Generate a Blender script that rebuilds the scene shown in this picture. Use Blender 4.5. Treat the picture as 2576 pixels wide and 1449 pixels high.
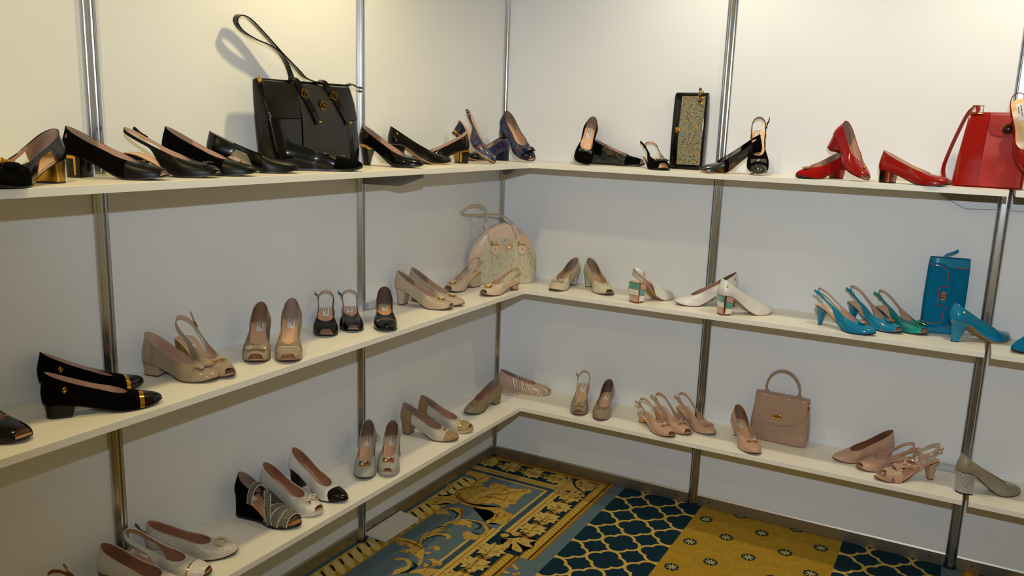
import bpy, bmesh, math, random
import numpy as np
from mathutils import Matrix, Vector
random.seed(7); np.random.seed(7)
for o in list(bpy.data.objects): bpy.data.objects.remove(o)
SC = bpy.context.scene
COL = SC.collection
R = math.radians

# ------------------------------------------------------------------ camera
cam = bpy.data.cameras.new('camera'); camo = bpy.data.objects.new('camera', cam); COL.objects.link(camo)
cam.sensor_width = 36.0; cam.lens = 2117.53 / 2576 * 36.0
cam.shift_x = (1288 - 1286.87) / 2576; cam.shift_y = (749.91 - 724.5) / 2576
cam.clip_start = .05; cam.clip_end = 60
_y, _p, _r = 0.4957, -0.20249, 0.0341
_f = Vector((-math.sin(_y)*math.cos(_p), math.cos(_y)*math.cos(_p), math.sin(_p)))
_rt = Vector((math.cos(_y), math.sin(_y), 0)); _up = _rt.cross(_f)
_rt2 = _rt*math.cos(_r) + _up*math.sin(_r); _up2 = -_rt*math.sin(_r) + _up*math.cos(_r)
m = Matrix((( _rt2.x, _up2.x, -_f.x, 1.88365), (_rt2.y, _up2.y, -_f.y, -3.35212), (_rt2.z, _up2.z, -_f.z, 1.56804), (0, 0, 0, 1)))
camo.matrix_world = m
SC.camera = camo

# ------------------------------------------------------------------ light and exposure
SC.view_settings.view_transform = 'Standard'; SC.view_settings.look = 'None'
SC.view_settings.exposure = 0.0; SC.view_settings.gamma = 1.0
SC.view_settings.use_curve_mapping = False
W = bpy.data.worlds.new('world'); SC.world = W; W.use_nodes = True
W.node_tree.nodes['Background'].inputs['Color'].default_value = (1.0, .76, .30, 1)
W.node_tree.nodes['Background'].inputs['Strength'].default_value = 0.225

def area_light(name, loc, target, size, power, color, spread=180, shape='DISK'):
    l = bpy.data.lights.new(name, 'AREA'); l.shape = shape; l.size = size; l.energy = power; l.color = color; l.spread = R(spread)
    o = bpy.data.objects.new(name, l); COL.objects.link(o); o.location = loc
    o.rotation_euler = (Vector(target) - Vector(loc)).to_track_quat('-Z', 'Y').to_euler()
    return o
def spot_light(name, loc, target, power, color, angle, blend, radius):
    l = bpy.data.lights.new(name, 'SPOT'); l.energy = power; l.color = color; l.spot_size = R(angle); l.spot_blend = blend; l.shadow_soft_size = radius
    o = bpy.data.objects.new(name, l); COL.objects.link(o); o.location = loc
    o.rotation_euler = (Vector(target) - Vector(loc)).to_track_quat('-Z', 'Y').to_euler()
    return o
# the photographer's flash, on a bracket above the camera
spot_light('camera_flash', (1.93, -3.38, 1.86), (1.12, -.1, 1.84), 146, (.82, .92, 1.0), 117, 1.0, .014)
# warm halogen arm spots along the stand's top edge, just above the frame
spot_light('arm_spot', (.56, -1.30, 2.42), (.10, -1.35, 1.0), 30, (1.0, .80, .38), 150, 1.0, .04)
spot_light('arm_spot', (.56, -2.75, 2.42), (.1, -2.6, 1.0), 26, (1.0, .80, .38), 150, 1.0, .04)
spot_light('arm_spot', (2.05, -.60, 2.46), (2.05, -.1, 1.2), 27, (1.0, .87, .64), 150, 1.0, .04)
spot_light('arm_spot', (1.0, -.60, 2.46), (1.0, -.1, 1.2), 23, (1.0, .87, .66), 150, 1.0, .04)

# ------------------------------------------------------------------ small helpers
def srgb(h):
    h = h.lstrip('#'); c = [int(h[i:i+2], 16)/255 for i in (0, 2, 4)]
    return tuple(x/12.92 if x <= .04045 else ((x+.055)/1.055)**2.4 for x in c) + (1,)
def tag(o, label=None, cat=None, group=None, kind=None):
    if label: o['label'] = label
    if cat: o['category'] = cat
    if group: o['group'] = group
    if kind: o['kind'] = kind
    return o
def empty(name, loc=(0, 0, 0), rz=0.0, parent=None, mat=None):
    o = bpy.data.objects.new(name, None); COL.objects.link(o); o.empty_display_size = .03
    if mat is not None: o.matrix_world = mat
    else: o.location = loc; o.rotation_euler = (0, 0, rz)
    if parent: o.parent = parent
    return o
def link_mesh(name, me, mat, parent=None, smooth=True, ang=38):
    if mat: me.materials.append(mat)
    if smooth and len(me.polygons):
        me.shade_smooth(); me.set_sharp_from_angle(angle=R(ang))
    o = bpy.data.objects.new(name, me); COL.objects.link(o)
    if parent: o.parent = parent
    return o

class MB:
    """collects simple solids into one mesh"""
    def __init__(s): s.v = []; s.f = []
    def add(s, v, f):
        b = len(s.v); s.v += [tuple(p) for p in v]; s.f += [tuple(i+b for i in q) for q in f]; return s
    def box(s, c, d, rot=None, bev=0):
        x, y, z = (k/2 for k in d); P = []
        if bev:
            bm = bmesh.new(); bmesh.ops.create_cube(bm, size=1)
            for w in bm.verts: w.co = Vector((w.co.x*d[0], w.co.y*d[1], w.co.z*d[2]))
            bmesh.ops.bevel(bm, geom=list(bm.edges), offset=bev, segments=2, affect='EDGES', profile=.5)
            bm.verts.index_update(); P = [w.co.copy() for w in bm.verts]; F = [[w.index for w in f.verts] for f in bm.faces]; bm.free()
        else:
            P = [Vector((sx*x, sy*y, sz*z)) for sx in (-1, 1) for sy in (-1, 1) for sz in (-1, 1)]
            F = [(0, 1, 3, 2), (4, 6, 7, 5), (0, 4, 5, 1), (2, 3, 7, 6), (0, 2, 6, 4), (1, 5, 7, 3)]
        if rot is not None: P = [rot @ p for p in P]
        return s.add([Vector(c)+p for p in P], F)
    def prism(s, poly, a, b, ax='z'):
        n = len(poly)
        mk = {'z': lambda p, h: (p[0], p[1], h), 'y': lambda p, h: (p[0], h, p[1]), 'x': lambda p, h: (h, p[0], p[1])}[ax]
        return s.add([mk(p, a) for p in poly]+[mk(p, b) for p in poly],
                     [tuple(range(n))[::-1], tuple(range(n, 2*n))]+[(i, (i+1) % n, n+(i+1) % n, n+i) for i in range(n)])
    def tube(s, path, r, n=8, closed=False, flat=1.0, up=(0, 0, 1)):
        P = [Vector(p) for p in path]; N = len(P); rings = []; u0 = None
        for i, p in enumerate(P):
            t = (P[(i+1) % N]-P[i-1]) if closed else (P[min(i+1, N-1)]-P[max(i-1, 0)])
            t.normalize()
            if u0 is None:
                u0 = Vector(up)
                if abs(u0.dot(t)) > .95: u0 = Vector((1, 0, 0))
            u0 = (u0-t*u0.dot(t)).normalized(); w = t.cross(u0)
            rr = r[i] if hasattr(r, '__len__') else r
            rings.append([p+(u0*math.cos(2*math.pi*k/n)*flat+w*math.sin(2*math.pi*k/n))*rr for k in range(n)])
        v = [q for g in rings for q in g]; f = []
        for i in range(N if closed else N-1):
            for k in range(n): f.append((i*n+k, i*n+(k+1) % n, ((i+1) % N)*n+(k+1) % n, ((i+1) % N)*n+k))
        if not closed: f += [tuple(range(n))[::-1], tuple(range((N-1)*n, N*n))]
        return s.add(v, f)
    def ribbon(s, path, side, wid, th, closed=False):
        """flat strap along path; side = direction (or list) across the strap"""
        P = [Vector(p) for p in path]; N = len(P); v = []
        for i, p in enumerate(P):
            t = (P[(i+1) % N]-P[i-1]) if closed else (P[min(i+1, N-1)]-P[max(i-1, 0)])
            t.normalize(); sd = Vector(side[i] if isinstance(side, list) else side); sd = (sd-t*sd.dot(t)).normalized(); nn = t.cross(sd)
            w = wid[i] if hasattr(wid, '__len__') else wid
            v += [p+sd*w/2+nn*th/2, p-sd*w/2+nn*th/2, p-sd*w/2-nn*th/2, p+sd*w/2-nn*th/2]
        f = []
        for i in range(N if closed else N-1):
            a, b = i*4, ((i+1) % N)*4
            for k in range(4): f.append((a+k, a+(k+1) % 4, b+(k+1) % 4, b+k))
        if not closed: f += [(3, 2, 1, 0), (N*4-4, N*4-3, N*4-2, N*4-1)]
        return s.add(v, f)
    def ell(s, c, r, nu=16, nv=8, rot=None):
        v = [Vector((0, 0, r[2]))]; f = []
        for j in range(1, nv):
            a = math.pi*j/nv
            for i in range(nu):
                b = 2*math.pi*i/nu; v.append(Vector((r[0]*math.sin(a)*math.cos(b), r[1]*math.sin(a)*math.sin(b), r[2]*math.cos(a))))
        v.append(Vector((0, 0, -r[2]))); e = len(v)-1
        for i in range(nu):
            f.append((0, 1+i, 1+(i+1) % nu)); f.append((e, 1+(nv-2)*nu+(i+1) % nu, 1+(nv-2)*nu+i))
            for j in range(nv-2): f.append((1+j*nu+i, 1+(j+1)*nu+i, 1+(j+1)*nu+(i+1) % nu, 1+j*nu+(i+1) % nu))
        if rot is not None: v = [rot @ p for p in v]
        return s.add([Vector(c)+p for p in v], f)
    def cyl(s, c, r, h, n=24, ry=None):
        ry = ry or r
        return s.add([(c[0]+r*math.cos(2*math.pi*i/n), c[1]+ry*math.sin(2*math.pi*i/n), c[2]+z) for z in (-h/2, h/2) for i in range(n)],
                     [tuple(range(n))[::-1], tuple(range(n, 2*n))]+[(i, (i+1) % n, n+(i+1) % n, n+i) for i in range(n)])
    def ring(s, c, r, tr, n=28, k=8, ry=None, rot=None):
        ry = ry or r
        p = [Vector((r*math.cos(2*math.pi*i/n), ry*math.sin(2*math.pi*i/n), 0)) for i in range(n)]
        if rot is not None: p = [rot @ q for q in p]
        return s.tube([Vector(c)+q for q in p], tr, k, True)
    def build(s, name, mat, parent=None, M=None, smooth=True, ang=38):
        v = s.v if M is None else [tuple(M @ Vector(p)) for p in s.v]
        me = bpy.data.meshes.new(name); me.from_pydata([tuple(p) for p in v], [], s.f); me.validate(); me.update()
        bm = bmesh.new(); bm.from_mesh(me); bmesh.ops.recalc_face_normals(bm, faces=bm.faces); bm.to_mesh(me); bm.free()
        return link_mesh(name, me, mat, parent, smooth, ang)

# ------------------------------------------------------------------ materials
MATS = {}
def base_mat(name):
    m = bpy.data.materials.new(name); m.use_nodes = True
    return m, m.node_tree, m.node_tree.nodes['Principled BSDF']
def nn(nt, t, **kw):
    n = nt.nodes.new(t)
    for k, v in kw.items():
        if k in n.inputs: n.inputs[k].default_value = v
        else: setattr(n, k, v)
    return n
def cachemat(fn):
    def g(*a, **k):
        key = (fn.__name__,)+a+tuple(sorted(k.items()))
        if key not in MATS: MATS[key] = fn(*a, **k)
        return MATS[key]
    return g
def mixcol(nt, fac, a, b):
    n = nn(nt, 'ShaderNodeMix', data_type='RGBA')
    for i, v in ((6, a), (7, b)):
        if isinstance(v, tuple): n.inputs[i].default_value = v
        else: nt.links.new(v, n.inputs[i])
    if isinstance(fac, (int, float)): n.inputs[0].default_value = fac
    else: nt.links.new(fac, n.inputs[0])
    return n.outputs[2]
def mathn(nt, op, a, b=None):
    n = nn(nt, 'ShaderNodeMath', operation=op)
    for i, v in ((0, a), (1, b)):
        if v is None: continue
        if isinstance(v, (int, float)): n.inputs[i].default_value = v
        else: nt.links.new(v, n.inputs[i])
    return n.outputs[0]
def texco(nt, out='Object', scale=(1, 1, 1), rot=(0, 0, 0)):
    t = nn(nt, 'ShaderNodeTexCoord'); mp = nn(nt, 'ShaderNodeMapping'); mp.inputs['Scale'].default_value = scale; mp.inputs['Rotation'].default_value = rot
    nt.links.new(t.outputs[out], mp.inputs['Vector']); return mp.outputs['Vector']
def noise(nt, vec, scale, detail=4, rough=.5):
    n = nn(nt, 'ShaderNodeTexNoise', Scale=scale, Detail=detail, Roughness=rough); nt.links.new(vec, n.inputs['Vector']); return n.outputs['Fac']
def bump(nt, b, h, strength=.2, dist=.001):
    n = nn(nt, 'ShaderNodeBump', Strength=strength, Distance=dist); nt.links.new(h, n.inputs['Height']); nt.links.new(n.outputs['Normal'], b.inputs['Normal'])
def dark(c, k): return (c[0]*k, c[1]*k, c[2]*k, 1)

@cachemat
def patent(h):
    m, nt, b = base_mat('patent_leather'); c = srgb(h); v = texco(nt)
    nt.links.new(mixcol(nt, noise(nt, v, 22, 3), dark(c, .86), dark(c, 1.1)), b.inputs['Base Color'])
    b.inputs['Roughness'].default_value = .25; b.inputs['Specular IOR Level'].default_value = .12; b.inputs['Coat Weight'].default_value = .5; b.inputs['Coat Roughness'].default_value = .04
    bump(nt, b, noise(nt, v, 60, 2), .06, .002); return m
@cachemat
def leather(h, rough=.42):
    m, nt, b = base_mat('smooth_leather'); c = srgb(h); v = texco(nt)
    nt.links.new(mixcol(nt, noise(nt, v, 45, 4), dark(c, .84), dark(c, 1.1)), b.inputs['Base Color'])
    b.inputs['Roughness'].default_value = rough; b.inputs['Specular IOR Level'].default_value = .5 if max(c[:3]) > .02 else .22
    vo = nn(nt, 'ShaderNodeTexVoronoi', Scale=900); nt.links.new(v, vo.inputs['Vector']); bump(nt, b, vo.outputs['Distance'], .12, .0006); return m
@cachemat
def suede(h):
    m, nt, b = base_mat('suede'); c = srgb(h); v = texco(nt)
    nt.links.new(mixcol(nt, noise(nt, v, 30, 5, .6), dark(c, .75), dark(c, 1.2)), b.inputs['Base Color'])
    b.inputs['Roughness'].default_value = .95; b.inputs['Specular IOR Level'].default_value = .06
    bump(nt, b, noise(nt, v, 1500, 2), .25, .0005); return m
@cachemat
def snake(h):
    m, nt, b = base_mat('embossed_leather'); c = srgb(h); v = texco(nt)
    vo = nn(nt, 'ShaderNodeTexVoronoi', Scale=330); nt.links.new(v, vo.inputs['Vector'])
    nt.links.new(mixcol(nt, vo.outputs['Distance'], dark(c, 1.1), dark(c, .6)), b.inputs['Base Color'])
    b.inputs['Roughness'].default_value = .3; bump(nt, b, vo.outputs['Distance'], .5, .0008); return m
@cachemat
def metal(h, rough=.18):
    m, nt, b = base_mat('metal'); b.inputs['Base Color'].default_value = srgb(h); b.inputs['Metallic'].default_value = 1; b.inputs['Roughness'].default_value = rough
    v = texco(nt); bump(nt, b, noise(nt, v, 300, 2), .03, .001); return m
@cachemat
def plain(h, rough=.5, coat=0.0):
    m, nt, b = base_mat('plain_surface'); c = srgb(h); v = texco(nt)
    nt.links.new(mixcol(nt, noise(nt, v, 40, 3), dark(c, .93), dark(c, 1.05)), b.inputs['Base Color'])
    b.inputs['Roughness'].default_value = rough; b.inputs['Coat Weight'].default_value = coat; return m
@cachemat
def perf(h, hole='#4A3A30', sp=.0048, r=.21, rot=.785, uniform=True, rough=.38, up=0.0):
    """leather punched with small holes, laid out along the upper"""
    m, nt, b = base_mat('perforated_leather'); c = srgb(h)
    v = texco(nt, 'UV', (1/sp, 1/sp, 1), (0, 0, rot))
    vo = nn(nt, 'ShaderNodeTexVoronoi', Scale=1.0, Randomness=0.0, voronoi_dimensions='2D'); nt.links.new(v, vo.inputs['Vector'])
    k = mathn(nt, 'LESS_THAN', vo.outputs['Distance'], r)
    nt.links.new(mixcol(nt, k, c, srgb(hole)), b.inputs['Base Color']); b.inputs['Roughness'].default_value = rough
    bump(nt, b, mathn(nt, 'SUBTRACT', 1.0, k), .5, .0006); return m
@cachemat
def woven(a, bcol, sp=.0042):
    m, nt, b = base_mat('woven_leather')
    v = texco(nt, 'UV', (1/sp, 1/sp, 1), (0, 0, .785))
    ch = nn(nt, 'ShaderNodeTexChecker', Scale=1.0); nt.links.new(v, ch.inputs['Vector'])
    vo = nn(nt, 'ShaderNodeTexVoronoi', Scale=1.0, Randomness=0.0, voronoi_dimensions='2D'); nt.links.new(v, vo.inputs['Vector'])
    k = mathn(nt, 'LESS_THAN', vo.outputs['Distance'], .27)
    c1 = mixcol(nt, ch.outputs['Fac'], srgb(a), dark(srgb(a), .72))
    nt.links.new(mixcol(nt, k, c1, srgb(bcol)), b.inputs['Base Color']); b.inputs['Roughness'].default_value = .4
    bump(nt, b, vo.outputs['Distance'], .5, .001); return m
@cachemat
def floral(cols, scale=70.0, stretch=1.0, rough=.2, coat=.5, seed=0.0, spots=None, spot_scale=2.6):
    """printed leather: soft irregular blotches of several colours, speckled"""
    m, nt, b = base_mat('printed_leather'); v = texco(nt, 'Object', (1, 1, 1/stretch))
    add = nn(nt, 'ShaderNodeVectorMath', operation='ADD'); add.inputs[1].default_value = (seed, seed, seed); nt.links.new(v, add.inputs[0]); P = add.outputs[0]
    n1 = noise(nt, P, scale*.55, 4, .62); n2 = noise(nt, P, scale*1.9, 3, .6)
    k = mathn(nt, 'FRACT', mathn(nt, 'ADD', mathn(nt, 'MULTIPLY', n1, 3.3), mathn(nt, 'MULTIPLY', n2, .9)))
    cr = nn(nt, 'ShaderNodeValToRGB'); cr.color_ramp.interpolation = 'LINEAR'; el = cr.color_ramp.elements
    L = cols.split(',')
    while len(el) < len(L): el.new(.5)
    for i, h in enumerate(L): el[i].position = i/(len(L)-1); el[i].color = srgb(h)
    nt.links.new(k, cr.inputs['Fac']); col = cr.outputs['Color']
    if spots:
        vo = nn(nt, 'ShaderNodeTexVoronoi', Scale=scale*spot_scale*.5); nt.links.new(P, vo.inputs['Vector'])
        w = mathn(nt, 'ADD', vo.outputs['Distance'], mathn(nt, 'MULTIPLY', n2, .5))
        rp = nn(nt, 'ShaderNodeMapRange'); rp.inputs[1].default_value = .42; rp.inputs[2].default_value = .56; rp.inputs[3].default_value = 1; rp.inputs[4].default_value = 0
        nt.links.new(w, rp.inputs[0]); col = mixcol(nt, rp.outputs[0], col, srgb(spots))
    nt.links.new(col, b.inputs['Base Color']); b.inputs['Roughness'].default_value = rough; b.inputs['Coat Weight'].default_value = coat; return m
@cachemat
def meshcloth(h, sp=.0022, open_=.3):
    """open net: holes are really see-through"""
    m, nt, b = base_mat('net_fabric'); b.inputs['Base Color'].default_value = srgb(h); b.inputs['Roughness'].default_value = .7
    v = texco(nt, 'UV', (1/sp, 1/sp, 1), (0, 0, .785))
    vo = nn(nt, 'ShaderNodeTexVoronoi', Scale=1.0, Randomness=0.0, voronoi_dimensions='2D'); nt.links.new(v, vo.inputs['Vector'])
    nt.links.new(mathn(nt, 'GREATER_THAN', vo.outputs['Distance'], open_), b.inputs['Alpha']); return m
@cachemat
def striped(cols, period=.016):
    """stripes running up the side of the shoe"""
    m, nt, b = base_mat('striped_leather'); t = nn(nt, 'ShaderNodeTexCoord'); s = nn(nt, 'ShaderNodeSeparateXYZ'); nt.links.new(t.outputs['UV'], s.inputs[0])
    u = mathn(nt, 'ADD', s.outputs[0], mathn(nt, 'MULTIPLY', s.outputs[1], .25))
    f = mathn(nt, 'FRACT', mathn(nt, 'DIVIDE', u, period*len(cols.split(','))/2))
    cr = nn(nt, 'ShaderNodeValToRGB'); cr.color_ramp.interpolation = 'CONSTANT'; el = cr.color_ramp.elements; L = cols.split(',')
    while len(el) < len(L): el.new(.5)
    for i, h in enumerate(L): el[i].position = i/len(L); el[i].color = srgb(h)
    nt.links.new(f, cr.inputs['Fac']); nt.links.new(cr.outputs['Color'], b.inputs['Base Color']); b.inputs['Roughness'].default_value = .3; return m
@cachemat
def tweed():
    m, nt, b = base_mat('tweed_fabric'); v = texco(nt)
    k = noise(nt, v, 700, 3, .7); cr = nn(nt, 'ShaderNodeValToRGB'); cr.color_ramp.elements[0].position = .42; cr.color_ramp.elements[1].position = .6
    cr.color_ramp.elements[0].color = srgb('#14140F'); cr.color_ramp.elements[1].color = srgb('#8C8878'); nt.links.new(k, cr.inputs['Fac'])
    nt.links.new(cr.outputs['Color'], b.inputs['Base Color']); b.inputs['Roughness'].default_value = .8; return m
@cachemat
def textured(h, sp=.006, rough=.35):
    """embossed basket pattern of a bag panel"""
    m, nt, b = base_mat('embossed_panel'); c = srgb(h); v = texco(nt, 'Object', (1/sp, 1/sp, 1.6/sp), (0, 0, 0))
    vo = nn(nt, 'ShaderNodeTexVoronoi', Scale=1.0, Randomness=.0); nt.links.new(texco(nt, 'Object', (1/sp, 0.0, 1.5/sp), (0, .6, 0)), vo.inputs['Vector'])
    nt.links.new(mixcol(nt, vo.outputs['Distance'], dark(c, 1.5), dark(c, .5)), b.inputs['Base Color']); b.inputs['Roughness'].default_value = rough
    bump(nt, b, vo.outputs['Distance'], .6, .0015); return m

GOLD = metal('#D9A441', .16); PALEGOLD = metal('#D8B878', .2); SILVER = metal('#B8B4A8', .2); GUN = metal('#5A4A30', .2)
@cachemat
def alu(h='#B9BCC2', rough=.26, an=.0):
    m, nt, b = base_mat('aluminium'); b.inputs['Metallic'].default_value = 1; c = srgb(h)
    v = texco(nt, 'Object', (1, 1, .04)); k = noise(nt, v, 260, 3)
    nt.links.new(mixcol(nt, k, dark(c, .8), dark(c, 1.08)), b.inputs['Base Color']); b.inputs['Roughness'].default_value = rough
    bump(nt, b, k, .05, .001); return m
@cachemat
def panel_white():
    m, nt, b = base_mat('laminate_panel'); v = texco(nt)
    nt.links.new(mixcol(nt, noise(nt, v, 3, 5, .6), srgb('#DFE1E5'), srgb('#E6E8EC')), b.inputs['Base Color']); b.inputs['Roughness'].default_value = .55
    b.inputs['Specular IOR Level'].default_value = .35
    bump(nt, b, noise(nt, v, 900, 2), .04, .0008); return m
@cachemat
def shelf_white():
    m, nt, b = base_mat('shelf_laminate'); v = texco(nt)
    nt.links.new(mixcol(nt, noise(nt, v, 5, 4, .6), srgb('#ECE8DC'), srgb('#F3EFE4')), b.inputs['Base Color']); b.inputs['Roughness'].default_value = .38
    bump(nt, b, noise(nt, v, 700, 2), .04, .0006); return m

# ------------------------------------------------------------------ carpet shader (node maths)
class E:
    """tiny expression wrapper around Math nodes"""
    nt = None
    def __init__(s, x): s.x = x
    def _b(s, op, o, rev=False):
        o = o.x if isinstance(o, E) else o
        return E(mathn(E.nt, op, o, s.x) if rev else mathn(E.nt, op, s.x, o))
    def __add__(s, o): return s._b('ADD', o)
    __radd__ = __add__
    def __sub__(s, o): return s._b('SUBTRACT', o)
    def __rsub__(s, o): return s._b('SUBTRACT', o, True)
    def __mul__(s, o): return s._b('MULTIPLY', o)
    __rmul__ = __mul__
    def __truediv__(s, o): return s._b('DIVIDE', o)
    def lt(s, o): return s._b('LESS_THAN', o)
    def gt(s, o): return s._b('GREATER_THAN', o)
    def mn(s, o): return s._b('MINIMUM', o)
    def mx(s, o): return s._b('MAXIMUM', o)
    def pw(s, o): return s._b('POWER', o)
    def fn(s, op): return E(mathn(E.nt, op, s.x))
    def pmod(s, a): t = s/a; return (t-t.fn('FLOOR')-.5)*a      # centred repeat in [-a/2, a/2]
def length(x, y): return (x*x+y*y).fn('SQRT')
def rng(x, a, b): return x.gt(a)*x.lt(b)

def carpet_material():
    m, nt, b = base_mat('woven_carpet'); E.nt = nt
    co = nn(nt, 'ShaderNodeTexCoord'); sp = nn(nt, 'ShaderNodeSeparateXYZ'); nt.links.new(co.outputs['Object'], sp.inputs[0])
    jx = noise(nt, co.outputs['Object'], 190, 2); jn = nn(nt, 'ShaderNodeMapping'); jn.inputs['Location'].default_value = (7, 3, 1); nt.links.new(co.outputs['Object'], jn.inputs[0]); jy = noise(nt, jn.outputs[0], 190, 2)
    x = E(sp.outputs[0])+(E(jx)-.5)*.006; y = E(sp.outputs[1])+(E(jy)-.5)*.006
    NAVY, BLUE, DBLUE, GLD, RUST, CREAM, OCH, DK = (srgb(h) for h in ('#12303F', '#5F7480', '#3C5768', '#CFAE5E', '#9A6A1E', '#D8C27A', '#B9912F', '#2E2210'))
    col = BLUE
    def over(mask, c):
        nonlocal col
        col = mixcol(nt, mask.x if isinstance(mask, E) else mask, col, c)
    # ---- left carpet: scroll field with borders
    xs = x+rng(y, -9, -.655)*.055           # inner border steps outwards below y=-.655
    xr = x+rng(y, -9, -.80)*.052
    over(rng(y, -.150, -.036)*x.lt(.57)+xr.lt(.578)*xs.gt(.466), NAVY)
    over(rng(xs, .43, .467)*y.lt(-.16)+rng(y, -.195, -.154)*x.lt(.467), GLD)
    over((rng(xs, .446, .451)*y.lt(-.175)+rng(y, -.178, -.173)*x.lt(.45)), RUST)
    over((rng(xs, .405, .43)*rng(y, -.70, -.195)+rng(y, -.220, -.195)*x.lt(.43)), DBLUE)
    over((rng(xs, .405, .43)*rng(y, -1.4, -.74)), DBLUE)
    over((rng(xs, .393, .405)*rng(y, -.665, -.22)+rng(y, -.233, -.220)*x.lt(.405)), GLD)
    over((rng(xs, .393, .405)*rng(y, -1.0, -.74)), GLD)
    rope = rng(xr, .572, .612)*y.lt(.02)
    dots = (length((x*1.0).pmod(.0125), (y+x*.6).pmod(.019))-.0044).lt(0)
    over(rope, OCH); over(rope*dots, CREAM); over(rng(xr, .570, .577), RUST)
    over(rng(y, -.036, .1)*x.lt(.612), RUST); over(rng(y, -.030, -.022)*x.lt(.6), OCH)
    over(rng(xr, .606, .612), DK); over(rng(xr, .612, .630), RUST); over(rng(xr, .617, .622), OCH)
    # ribbed moulding along the left wall
    rib = rng(x, .012, .110)
    over(rib*y.lt(-.30), OCH)
    p = (y+x*.55).pmod(.050)
    lobe = (length((x-.060)*.42, p+(E(jx)-.5)*.02)-.0190).lt(0)
    over(rib*lobe*y.lt(-.30), CREAM)
    over(rib*y.lt(-.30)*rng(x, .025, .085)*(length((x-.045)*.30, (y+x*.55+.025).pmod(.050))-.0065).lt(0), DK)
    over(rng(x, .012, .020)*y.lt(-.3), GLD); over(x.lt(.012)*y.lt(-.25), srgb('#3F6C80'))
    # ---- trellis bands
    def trellis(x0, x1, cx):
        nonlocal col
        a = .152
        qx = (x-cx+a/2).pmod(a); qy = (y+.191+a/2).pmod(a)
        qx = qx*1.0; ax, ay = qx.fn('ABSOLUTE'), qy.fn('ABSOLUTE')
        quat = (length(ax-.0345, ay)-.0340).mn(length(ax, ay-.0345)-.0340).mn((ax+ay)-.036)
        star = .0118-quat
        k = rng(x, x0, x1)
        over(k, GLD); over(k*quat.mn(star).lt(0), NAVY)
    trellis(.683, 1.03, .856); trellis(1.600, 1.952, 1.776)
    # ---- yellow band with small flowers
    k = rng(x, 1.03, 1.600)
    over(k, srgb('#AE8A2C'))
    a = .2262
    def cell(ox, oy): return (x-1.082+ox+a/2).pmod(a), (y+.112+oy+a/2).pmod(a)
    f1 = cell(0, 0); f2 = cell(a/2, a/2)
    h1 = cell(a/2, 0); h2 = cell(0, a/2)
    def oct_(q, r): u, v = q[0].fn('ABSOLUTE'), q[1].fn('ABSOLUTE'); return u.mx(v).mx((u+v)*.7071)-r
    lines = None
    for q in (f1, f2): 
        l = (length(q[0], q[1])-.079).fn('ABSOLUTE'); lines = l if lines is None else lines.mn(l)
    for q in (h1, h2): lines = lines.mn((oct_(q, .034)).fn('ABSOLUTE'))
    lines = lines.mn(((x+y).pmod(a/2)).fn('ABSOLUTE')*.7+.0002).mx(0.0) if False else lines
    over(k*lines.lt(.0014), srgb('#BD9A42'))
    for q in (f1, f2):
        r = length(q[0], q[1]); an = E(mathn(nt, 'ARCTAN2', q[1].x, q[0].x))
        edge = (an*16.0).fn('SINE')*.0012
        over(k*(oct_(q, .0262)+edge).lt(0), srgb('#15303A'))
        pet = ((an*8.0).fn('COSINE')*.5+.5)
        over(k*(r.gt(.0050))*(r-(pet*.0185+.003)).lt(0), CREAM)
        over(k*r.lt(.0045), srgb('#A9A58A'))
    # ---- far right strip
    over(rng(x, 1.952, 2.02), BLUE); over(rng(x, 2.02, 9), RUST); over(rng(x, 2.03, 2.055), OCH); over(rng(x, 2.075, 2.19), NAVY); over(rng(x, 2.19, 2.22), GLD)
    n = noise(nt, co.outputs['Object'], 1100, 3, .7); n2 = noise(nt, co.outputs['Object'], 24, 3)
    mul = nn(nt, 'ShaderNodeMix', data_type='RGBA', blend_type='MULTIPLY'); mul.inputs[0].default_value = 1
    nt.links.new(col, mul.inputs[6])
    g = mathn(nt, 'ADD', mathn(nt, 'MULTIPLY', n, .5), mathn(nt, 'ADD', mathn(nt, 'MULTIPLY', n2, .3), .58))
    cc = nn(nt, 'ShaderNodeCombineColor')
    for i in range(3): nt.links.new(g, cc.inputs[i])
    nt.links.new(cc.outputs[0], mul.inputs[7]); nt.links.new(mul.outputs[2], b.inputs['Base Color'])
    b.inputs['Roughness'].default_value = .95; b.inputs['Specular IOR Level'].default_value = .1
    bump(nt, b, n, .5, .003); return m
@cachemat
def pile(h, streak=False):
    m, nt, b = base_mat('carpet_pile'); c = srgb(h); v = texco(nt)
    n = noise(nt, v, 1100, 3, .7); n2 = noise(nt, v, 60, 4)
    col = mixcol(nt, mathn(nt, 'ADD', mathn(nt, 'MULTIPLY', n, .5), mathn(nt, 'MULTIPLY', n2, .5)), dark(c, .6), dark(c, 1.3))
    if streak:                                  # woven-in brown shading lines of the leaves
        n3 = noise(nt, texco(nt, 'Object', (1.0, .38, 1), (0, 0, .7)), 62, 3, .55); rp = nn(nt, 'ShaderNodeMapRange'); rp.inputs[1].default_value = .53; rp.inputs[2].default_value = .64; nt.links.new(n3, rp.inputs[0])
        col = mixcol(nt, mathn(nt, 'MULTIPLY', rp.outputs[0], .75), col, srgb('#7E5418'))
    nt.links.new(col, b.inputs['Base Color'])
    b.inputs['Roughness'].default_value = .95; b.inputs['Specular IOR Level'].default_value = .1; bump(nt, b, n, .5, .003); return m

fl = MB(); fl.add([(-.6, -5, 0), (4.2, -5, 0), (4.2, .6, 0), (-.6, .6, 0)], [(0, 1, 2, 3)])
FLOOR = fl.build('floor', carpet_material(), smooth=False); tag(FLOOR, kind='structure')

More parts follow.
